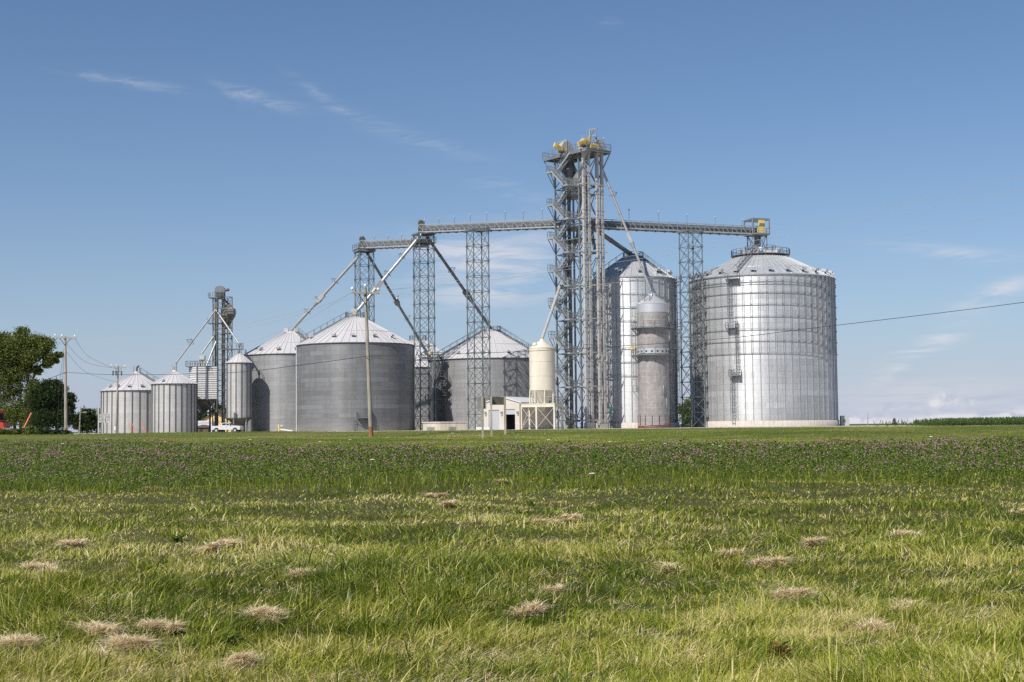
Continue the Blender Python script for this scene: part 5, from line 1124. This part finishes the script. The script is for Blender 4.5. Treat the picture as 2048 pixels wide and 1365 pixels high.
# ------------------------------------------------------------------ vehicles and small yard things
def pickup():
    p = at(455, 860, 264); o = V(p.x, 264, 0); fx = V(.985, -.17, 0).normalized(); sy = V(-fx.y, fx.x, 0); t = thing('pickup_truck', o, 'white pickup truck parked below the slim hopper bin', 'pickup truck')
    P = lambda x, y, z: o+fx*x+sy*y+V(0, 0, z); ax = (fx, sy, V(0, 0, 1)); hw = .96
    side = [(-2.9, .55), (2.75, .5), (2.85, .75), (2.82, 1.12), (2.6, 1.2), (1.25, 1.3), (1.0, 1.32), (-.95, 1.32), (-.97, 1.26), (-2.88, 1.26), (-2.93, .8)]
    b = MB(); b.prism([P(x, -hw, z) for x, z in side], sy*2*hw); b.build('body', M_WHITE, t)
    cab = [(-.95, 1.315, .93), (1.15, 1.315, .93), (.35, 1.93, .78), (-.78, 1.95, .78)]
    b = MB(); b.hexa([P(-.95, -.93, 1.3), P(1.2, -.93, 1.3), P(1.2, .93, 1.3), P(-.95, .93, 1.3), P(-.8, -.78, 1.82), P(.3, -.78, 1.82), P(.3, .78, 1.82), P(-.8, .78, 1.82)]); b.build('cab', M_WHITE, t)
    for s in (-1, 1):
        b = MB(); n = sy*s*.012
        for x0, x1, x2, x3 in ((-.78, .02, .02, -.70), (.10, .95, .28, .10)): 
            f = lambda x, z: P(x, s*(.93-.15*(z-1.3)/.52), z)+n
            q = [f(x0, 1.36), f(x1, 1.36), f(x2, 1.74), f(x3, 1.74)]; b.prism(q if s > 0 else q[::-1], -n*2)
        b.build('side_window', M_GLASS, t); b = MB(); b.box(P(.95, s*1.06, 1.42), (.12, .2, .2), ax); b.build('mirror', M_DARK, t)
    b = MB(); b.prism([P(1.12, -.84, 1.38)+V(.012, 0, .012), P(1.12, .84, 1.38)+V(.012, 0, .012), P(.36, .72, 1.78)+V(.012, 0, .012), P(.36, -.72, 1.78)+V(.012, 0, .012)], fx*.01); b.build('windscreen', M_GLASS, t)
    for x in (-1.85, 1.85):
        for s in (-1, 1):
            b = MB(); c = P(x, s*.88, .40); b.tube(c-sy*.14, c+sy*.14, .40, 20); w_ = b.build('wheel', M_TYRE, t); b = MB(); b.tube(c+sy*s*.13, c+sy*s*.155, .24, 14); b.build('rim', M_STIFF, w_)
            b = MB(); 
            b.tube(P(x, s*(hw+.004), .42), P(x, s*(hw+.012), .42), .5, 20); b.build('wheel_arch', M_DARK, t)
    b = MB(); b.box(P(-2.88, -.85, 1.0), (.14, .2, .32), ax); b.build('tail_light', M_RED, t); b = MB(); b.box(P(2.8, -.75, .95), (.12, .35, .18), ax); b.build('headlight', M_INS, t); b = MB(); b.box(P(.15, -hw-.015, 1.12), (.2, .03, .05), ax); b.build('door_handle', M_DARK, t)
pickup()
def red_truck():
    p = at(2, 850, 160); o = V(p.x-.5, 160, 0); t = thing('red_truck', o, 'red truck partly hidden at the left edge beneath the trees', 'truck'); P = lambda x, y, z: o+V(x, y, z)
    b = MB(); b.prism([P(1.2, -1.1, .8), P(1.15, -1.1, 1.5), P(.5, -1.1, 1.7), P(.35, -1.1, 2.9), P(-.1, -1.1, 3.2), P(-2.3, -1.1, 3.3), P(-2.4, -1.1, .8)][::-1], (0, 2.2, 0)); b.build('cab', M_RED, t)
    b = MB(); b.box(P(-.6, -1.12, 2.3), (1.2, .03, .75)); b.build('side_window', M_GLASS, t); b = MB(); b.box(P(.42, 0, 2.25), (.06, 1.9, .8), (V(.99, 0, .12), V(0, 1, 0), V(-.12, 0, .99))); b.build('windscreen', M_GLASS, t)
    b = MB(); b.box(P(1.3, 0, .75), (.3, 2.2, .4)); b.build('bumper', M_INS, t)
    for x in (.6, -1.8): b = MB(); b.tube(P(x, -1.15, .5), P(x, -.85, .5), .5, 18); b.build('wheel', M_TYRE, t)
    b = MB(); b.box(P(-6.4, 0, 1.2), (7.6, 2.3, .9)); b.build('trailer', M_RED, t)
red_truck()
# grain pump / yellow auger box by the left bin
p = at(560, 858, 275); o = V(p.x, 275, 0); t = thing('auger_motor', o, 'small yellow guarded motor at the foot of the grey bin', 'auger motor')
b = MB(); b.box(o+V(-.2, 0, .75), (.28, .5, 1.4), (V(1, 0, .08), V(0, 1, 0), V(-.08, 0, 1))); b.build('guard', M_YEL, t); b = MB(); b.tube(o+V(.1, 0, 1.1), o+V(.6, 0, 1.1), .25, 10); b.build('motor', M_DOOR, t); b = MB(); b.tube(o+V(0, 0, .45), o+V(2.4, .4, .12), .16, 10); b.build('auger_tube', M_INS, t)
# cabinet right of the big bin
p = at(1688, 845, 265); o = V(p.x, 265, 0); t = thing('control_cabinet', o, 'grey control cabinet on a small railed platform at the broad bin', 'cabinet'); zb = at(1688, 852, 262).z; zt_ = at(1688, 831.5, 262).z
b = MB(); b.box(o+V(.1, 0, (zb+zt_)/2), (1.55, 1.0, zt_-zb)); b.build('cabinet', M_DOOR, t); b = MB(); b.box(o+V(-.05, -.52, zt_-.4), (.35, .03, .35)); b.mi = 1; b.box(o+V(-.05, -.52, zt_-1.0), (.5, .03, .5)); b.build('notice', [plain('pale_green_notice', (.35, .62, .5), .5), M_SBACK], t)
b = MB(); b.box(o+V(-.3, 0, zb-.08), (2.6, 1.4, .14))
for dx in (-1.4, .7): b.bar(o+V(dx, -.5, -1.5), o+V(dx, -.5, zb), .12); b.bar(o+V(dx, .5, -1.5), o+V(dx, .5, zb), .12)
b.build('platform', M_STEEL, t); b = MB(); b.rail([o+V(-1.55, -.65, zb), o+V(-.75, -.65, zb)], 1.1, .07, .4); b.bar(o+V(.7, -.5, zb), o+V(.3, -.5, -1.0), .08); b.build('handrail', M_STEEL, t)
# brown shed roof and pale yellow building
p = at(408, 861, 292); o = V(p.x, 292, 0); t = thing('brown_shed', o, 'small brown gabled shed left of the pickup', 'shed'); b = MB(); b.box(o+V(0, 0, .55), (2.4, 2.5, 1.1)); b.build('wall', M_SHEDW, t)
b = MB(); b.prism([o+V(-1.6, -1.5, 1.02), o+V(1.6, -1.5, 1.02), o+V(1.1, -1.5, 1.35), o+V(0, -1.5, 1.62), o+V(-1.1, -1.5, 1.35)], (0, 3, 0)); b.build('roof', M_SHEDW, t); b = MB(); b.box(o+V(-.3, -1.27, .45), (.6, .05, .9)); b.build('door', M_DARK, t)
YB = 345; p0, p1 = at(398, 855, YB), at(470, 855, YB); zt_ = at(425, 826, YB).z; t = thing('yellow_building', V(p0.x, YB, 0), 'pale yellow gabled building behind the old tower', 'building'); xm = p0.x+(p1.x-p0.x)*.45
b = MB(); ze = at(400, 846, YB).z; b.prism([V(p0.x, YB, 0), V(p1.x, YB, 0), V(p1.x, YB, ze), V(xm, YB, zt_), V(p0.x, YB, ze)], (0, 10, 0)); b.build('wall', M_YELB, t)
b = MB()
for xa in (p0.x-.3, p1.x+.3): b.hexa([V(xa, YB-.4, ze-.05), V(xm, YB-.4, zt_+.05), V(xm, YB+10.4, zt_+.05), V(xa, YB+10.4, ze-.05), V(xa, YB-.4, ze+.2), V(xm, YB-.4, zt_+.3), V(xm, YB+10.4, zt_+.3), V(xa, YB+10.4, ze+.2)])
b.build('roof', M_SHEDW, t)
p = at(410, 858, 325); b = MB(); b.box(V(p.x, 325, 1.15), (4.2, 2.4, 2.2)); b.prism([V(p.x-2.2, 323.7, 2.25), V(p.x+2.2, 323.7, 2.25), V(p.x+2.2, 325, 2.6), V(p.x-2.2, 325, 2.6)], (0, .1, .1)); tag(b.build('white_trailer', M_WHITE, None, V(p.x, 325, 0)), 'low white box trailer between the brown shed and the yellow building', 'trailer')
p = at(491, 855, 296); b = MB(); b.box(V(p.x, 296, 1.0), (1.0, 1.0, 2.0)); b.box(V(p.x, 296, 2.05), (1.1, 1.1, .1)); tag(b.build('concrete_pier', M_CONC, None, V(p.x, 296, 0)), 'pale concrete pier behind the slim hopper cone', 'pier')

# ------------------------------------------------------------------ trees
def leaves(name, blobs, size, m, parent, org, n_per=900, seed=1, tb=.5):
    rng = np.random.default_rng(seed); VV = []; TT = []
    for (c, rx, ry, rz, k) in blobs:
        n = int(n_per*k); n_cl = max(8, n//32)
        d = rng.normal(0, 1, (n_cl, 3)); d /= np.linalg.norm(d, axis=1)[:, None]; rad = rng.uniform(.35, 1.0, n_cl)**.6
        cc = np.array(c)+d*rad[:, None]*np.array([rx, ry, rz]); ci = rng.integers(0, n_cl, n)
        sp = min(rx, rz)*.29; pts = cc[ci]+rng.normal(0, 1, (n, 3))*sp*np.array([1, 1, .75])
        VV.append(pts); TT.append(tb+rng.normal(0, .16, n)+rng.normal(0, .14, n_cl)[ci])
    P = np.concatenate(VV); T = np.clip(np.concatenate(TT), 0, 1); n = len(P); s = size*rng.uniform(.6, 1.4, n)
    U = rng.normal(0, 1, (n, 3)); U /= np.linalg.norm(U, axis=1)[:, None]; W2_ = np.cross(U, rng.normal(0, 1, (n, 3))); W2_ /= np.linalg.norm(W2_, axis=1)[:, None]
    U *= s[:, None]*.55; W2_ *= s[:, None]*.32
    v = np.stack([P-U, P-W2_, P+U, P+W2_], 1)-np.array(org)
    o = mesh_np(name, v.reshape(-1, 3), np.arange(n*4), np.arange(n)*4, m, np.repeat(T, 4)); o.parent = parent; return o
def tree(name, label, px, py, Y, blobs, trunks, size, m, n_per=900, seed=1, group=None, r0=.35, tb=.5, cat='tree', dep=.8):
    pb = at(px, py, Y); base = V(pb.x, Y, tz(pb.x, Y)-.1); t = thing(name, base, label, cat, group); rng = random.Random(seed)
    bl = []
    for (bx, by, rx, ry, k) in blobs:
        c = at(bx, by, Y+rng.uniform(-1, 1)*rx*Y/FPX*.6); sc_ = Y/FPX; bl.append(((c.x, c.y, c.z), rx*sc_, rx*sc_*dep, ry*sc_, k))
    b = MB()
    forks = []
    for tr in trunks:
        pts = [V(*at(x, y, Y)) for x, y in tr]; pts[0].z = base.z; 
        fine = []
        for i in range(len(pts)-1):
            for q in range(3): fine.append(pts[i].lerp(pts[i+1], q/3)+V(rng.uniform(-.08, .08), rng.uniform(-.1, .1), 0))
        fine.append(pts[-1]); b.path(fine, r0, 8, .07); forks += fine[2:]
    for (c, rx, ry, rz, k) in bl:
        c = Vector(c); f = min(forks, key=lambda q: (q-c).length+max(0, q.z-c.z)*2)
        mid = (f+c)/2+V(rng.uniform(-.3, .3), rng.uniform(-.3, .3), -.25); b.path([f, mid, c], .11, 6, .04)
        for q in range(5): e = c+V(rng.uniform(-1, 1)*rx, rng.uniform(-1, 1)*ry, rng.uniform(-.6, 1)*rz)*.9; b.path([mid.lerp(c, .6), (mid+e)/2+V(0, 0, .1), e], .05, 5, .015)
    b.build('trunk', M_BARK, t); leaves('crown', bl, size, m, t, base, n_per, seed, tb); return t
tree('deciduous_tree', 'largest tree with airy yellow green crown at the left edge', 48, 866, 178,
     [(42, 690, 26, 20, 1.2), (70, 688, 24, 17, 1.2), (92, 690, 16, 14, .8), (44, 668, 14, 13, .6), (30, 715, 26, 20, 1.2), (60, 712, 22, 16, 1.1), (18, 700, 18, 22, 1), (8, 680, 14, 16, .7), (-8, 720, 26, 34, 1.5), (102, 715, 12, 8, .45), (118, 710, 9, 6, .3), (95, 728, 12, 8, .4), (110, 722, 9, 6, .3), (10, 750, 26, 22, 1.2), (44, 745, 20, 20, .9), (-25, 690, 26, 30, 1.2), (-40, 740, 34, 40, 1.6), (5, 785, 22, 20, .9), (30, 775, 14, 16, .6), (56, 735, 12, 10, .5), (30, 820, 20, 26, .9), (84, 705, 14, 10, .6), (60, 800, 14, 24, .8), (66, 770, 12, 14, .6), (20, 835, 24, 20, 1.0), (55, 835, 18, 20, .9), (-5, 825, 22, 22, .9), (76, 740, 9, 9, .35)],
     [[(40, 866), (41, 800), (40, 745), (42, 690)], [(50, 866), (51, 800), (55, 750), (66, 700), (72, 684)], [(52, 830), (60, 770), (72, 740), (92, 722), (112, 714)], [(30, 866), (25, 790), (8, 730)]], .20, M_LEAF, 2700, 3, 'trees at the left edge', .22, .68)
tree('deciduous_tree', 'dark rounded tree right of the largest tree, beside the pole', 95, 866, 172,
     [(95, 790, 26, 24, 1.6), (112, 780, 18, 16, 1), (80, 800, 22, 24, 1.2), (122, 805, 18, 18, 1), (138, 800, 11, 13, .5), (105, 830, 30, 24, 1.6), (85, 842, 24, 20, 1.1), (128, 838, 18, 20, 1), (70, 830, 16, 20, .7), (100, 768, 13, 9, .5), (143, 818, 7, 9, .25), (70, 785, 9, 8, .25), (126, 778, 9, 7, .25), (88, 772, 7, 6, .2), (148, 836, 6, 8, .2), (110, 764, 6, 5, .15)],
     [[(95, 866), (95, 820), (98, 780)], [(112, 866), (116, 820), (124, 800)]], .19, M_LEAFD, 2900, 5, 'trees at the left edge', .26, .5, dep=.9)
for i, (px, yt, w_, lab) in enumerate(((160, 825, 14, 'far tree with a low crown left of the thin pole'), (174, 812, 15, 'tallest tree of the far row behind the number signs'), (194, 818, 14, 'far dark tree nearest the squat bin'))):
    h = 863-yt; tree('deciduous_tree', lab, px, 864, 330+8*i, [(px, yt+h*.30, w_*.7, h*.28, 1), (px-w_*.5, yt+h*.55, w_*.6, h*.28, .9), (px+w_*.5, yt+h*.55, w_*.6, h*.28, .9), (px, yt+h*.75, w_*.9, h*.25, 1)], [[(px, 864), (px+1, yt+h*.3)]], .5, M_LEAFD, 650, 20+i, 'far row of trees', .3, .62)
for i, (px, yt, w_, Y, lab) in enumerate(((1374, 797, 16, 330, 'tree seen through the gap left of the broad bin'), (1196, 822, 12, 330, 'tree glimpsed between the trunks of the tall tower'), (398, 822, 22, 370, 'dark tree behind the square ridged bin'), (438, 810, 22, 372, 'tree behind the old tower above the yellow roof'))):
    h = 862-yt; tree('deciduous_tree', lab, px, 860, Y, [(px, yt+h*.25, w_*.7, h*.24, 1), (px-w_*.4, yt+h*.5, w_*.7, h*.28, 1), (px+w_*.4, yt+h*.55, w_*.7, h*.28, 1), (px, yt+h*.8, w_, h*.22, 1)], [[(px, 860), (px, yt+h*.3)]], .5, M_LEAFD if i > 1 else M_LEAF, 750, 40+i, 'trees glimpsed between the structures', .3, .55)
def bushes():
    rng = random.Random(4); labs = {0: 'leafy green bush at the far left edge below the truck', 1: 'low green bush under the largest tree', 2: 'yellowish green bush between the two left trees', 3: 'dark bush at the foot of the dark tree', 4: 'low bush just left of the tree edge pole'}
    for i, (px, yt, w_) in enumerate(((4, 848, 20), (34, 850, 22), (62, 846, 16), (92, 850, 22), (122, 853, 16))):
        Y = 154; c = at(px, (yt+868)/2, Y); base = V(c.x, Y, tz(c.x, Y)-.05); t = thing('bush', base, labs[i], 'bush', 'bushes below the left trees'); sc_ = Y/FPX; h = (868-yt)*sc_/2
        bl = [((c.x+dx*w_*sc_, Y+dy, base.z+h*hz), w_*sc_*.5, 1.0, h*.7, .8) for dx, dy, hz in ((-.5, 0, .7), (.5, .2, .8), (0, -.3, 1.1), (-.8, .2, .5), (.8, 0, .5))]
        b = MB()
        for (q, *_r) in bl: b.path([base, (base+Vector(q))/2+V(.05, 0, .1), Vector(q)], .05, 5, .02)
        b.build('stems', M_BARK, t); leaves('foliage', bl, .24, M_LEAF if i in (0, 1, 2) else M_LEAFD, t, base, 520, 60+i, .5 if i != 2 else .75)
bushes()
# small conifer far right
p = at(1789, 852, 300); base = V(p.x, 300, tz(p.x, 300)); t = thing('conifer', base, 'small spiky conifer alone on the horizon right of the broad bin', 'tree'); zt_ = at(1789, 834.5, 300).z
b = MB(); b.tube(base, V(p.x, 300, zt_), .16, 8, .03); b.build('trunk', M_BARK, t); b = MB(); H = zt_-base.z; rng = random.Random(2)
for i in range(11):
    z = base.z+H*(.25+.72*i/11); rr = 1.15*(1-i/12.0)+.12
    for k in range(9): a = k*.7+i*.5+rng.uniform(-.2, .2); e = V(math.cos(a)*rr, math.sin(a)*rr, -.10*rr+rng.uniform(-.1, .15)); c0 = V(p.x, 300, z); sdv = V(-math.sin(a), math.cos(a), 0)*.13; b._add([c0+V(0, 0, .05), c0+e*.6+sdv, c0+e, c0+e*.6-sdv], [(0, 1, 2, 3)]); b._add([c0+e*.6+V(0, 0, .1), c0+e*.9+sdv*.2-V(0, 0, .18), c0+e*.3-V(0, 0, .12)], [(0, 1, 2)])
o = b.build('crown', M_LEAFD, t)
# corn field
def corn():
    n = 9000; rng = np.random.default_rng(8); y = rng.uniform(142, 175, n); x = rng.uniform(.262, .46, n)*y+rng.uniform(-1, 1, n); den = np.clip((x/y-.285)/.03, .05, 1); k = (rng.uniform(0, 1, n) < den) & (x > 42); x, y = x[k], y[k]; n = len(x)
    zt_ = .40+(np.interp(x/y, [.25, .29, .31, .37, .46], [-.9, -.0, .9, 1.9, 2.6]))/FPX*y*1.0 + rng.uniform(-.28, .22, n); z0 = terrain(x, y)
    X = np.repeat(x, 8)+rng.normal(0, .05, n*8); Y = np.repeat(y, 8); f = np.tile(np.linspace(.25, .97, 8), n); Z = np.repeat(z0, 8)+f*np.repeat(zt_-z0, 8); a = rng.uniform(0, 6.283, n*8); top = f > .95
    h = np.where(top, .35, rng.uniform(.0, .3, n*8)); bend = np.where(top, .08, rng.uniform(.35, .7, n*8))
    o = blades('corn_leaves', X, Y, Z, h, np.full(n*8, .09), np.cos(a), np.sin(a), bend, np.clip(rng.normal(.5, .22, n*8), 0, 1), M_CORN); tag(o, 'field of tall green corn along the horizon at the right', 'corn', kind='stuff')
corn()
for o in list(bpy.data.objects):
    if '_org' in o: del o['_org']
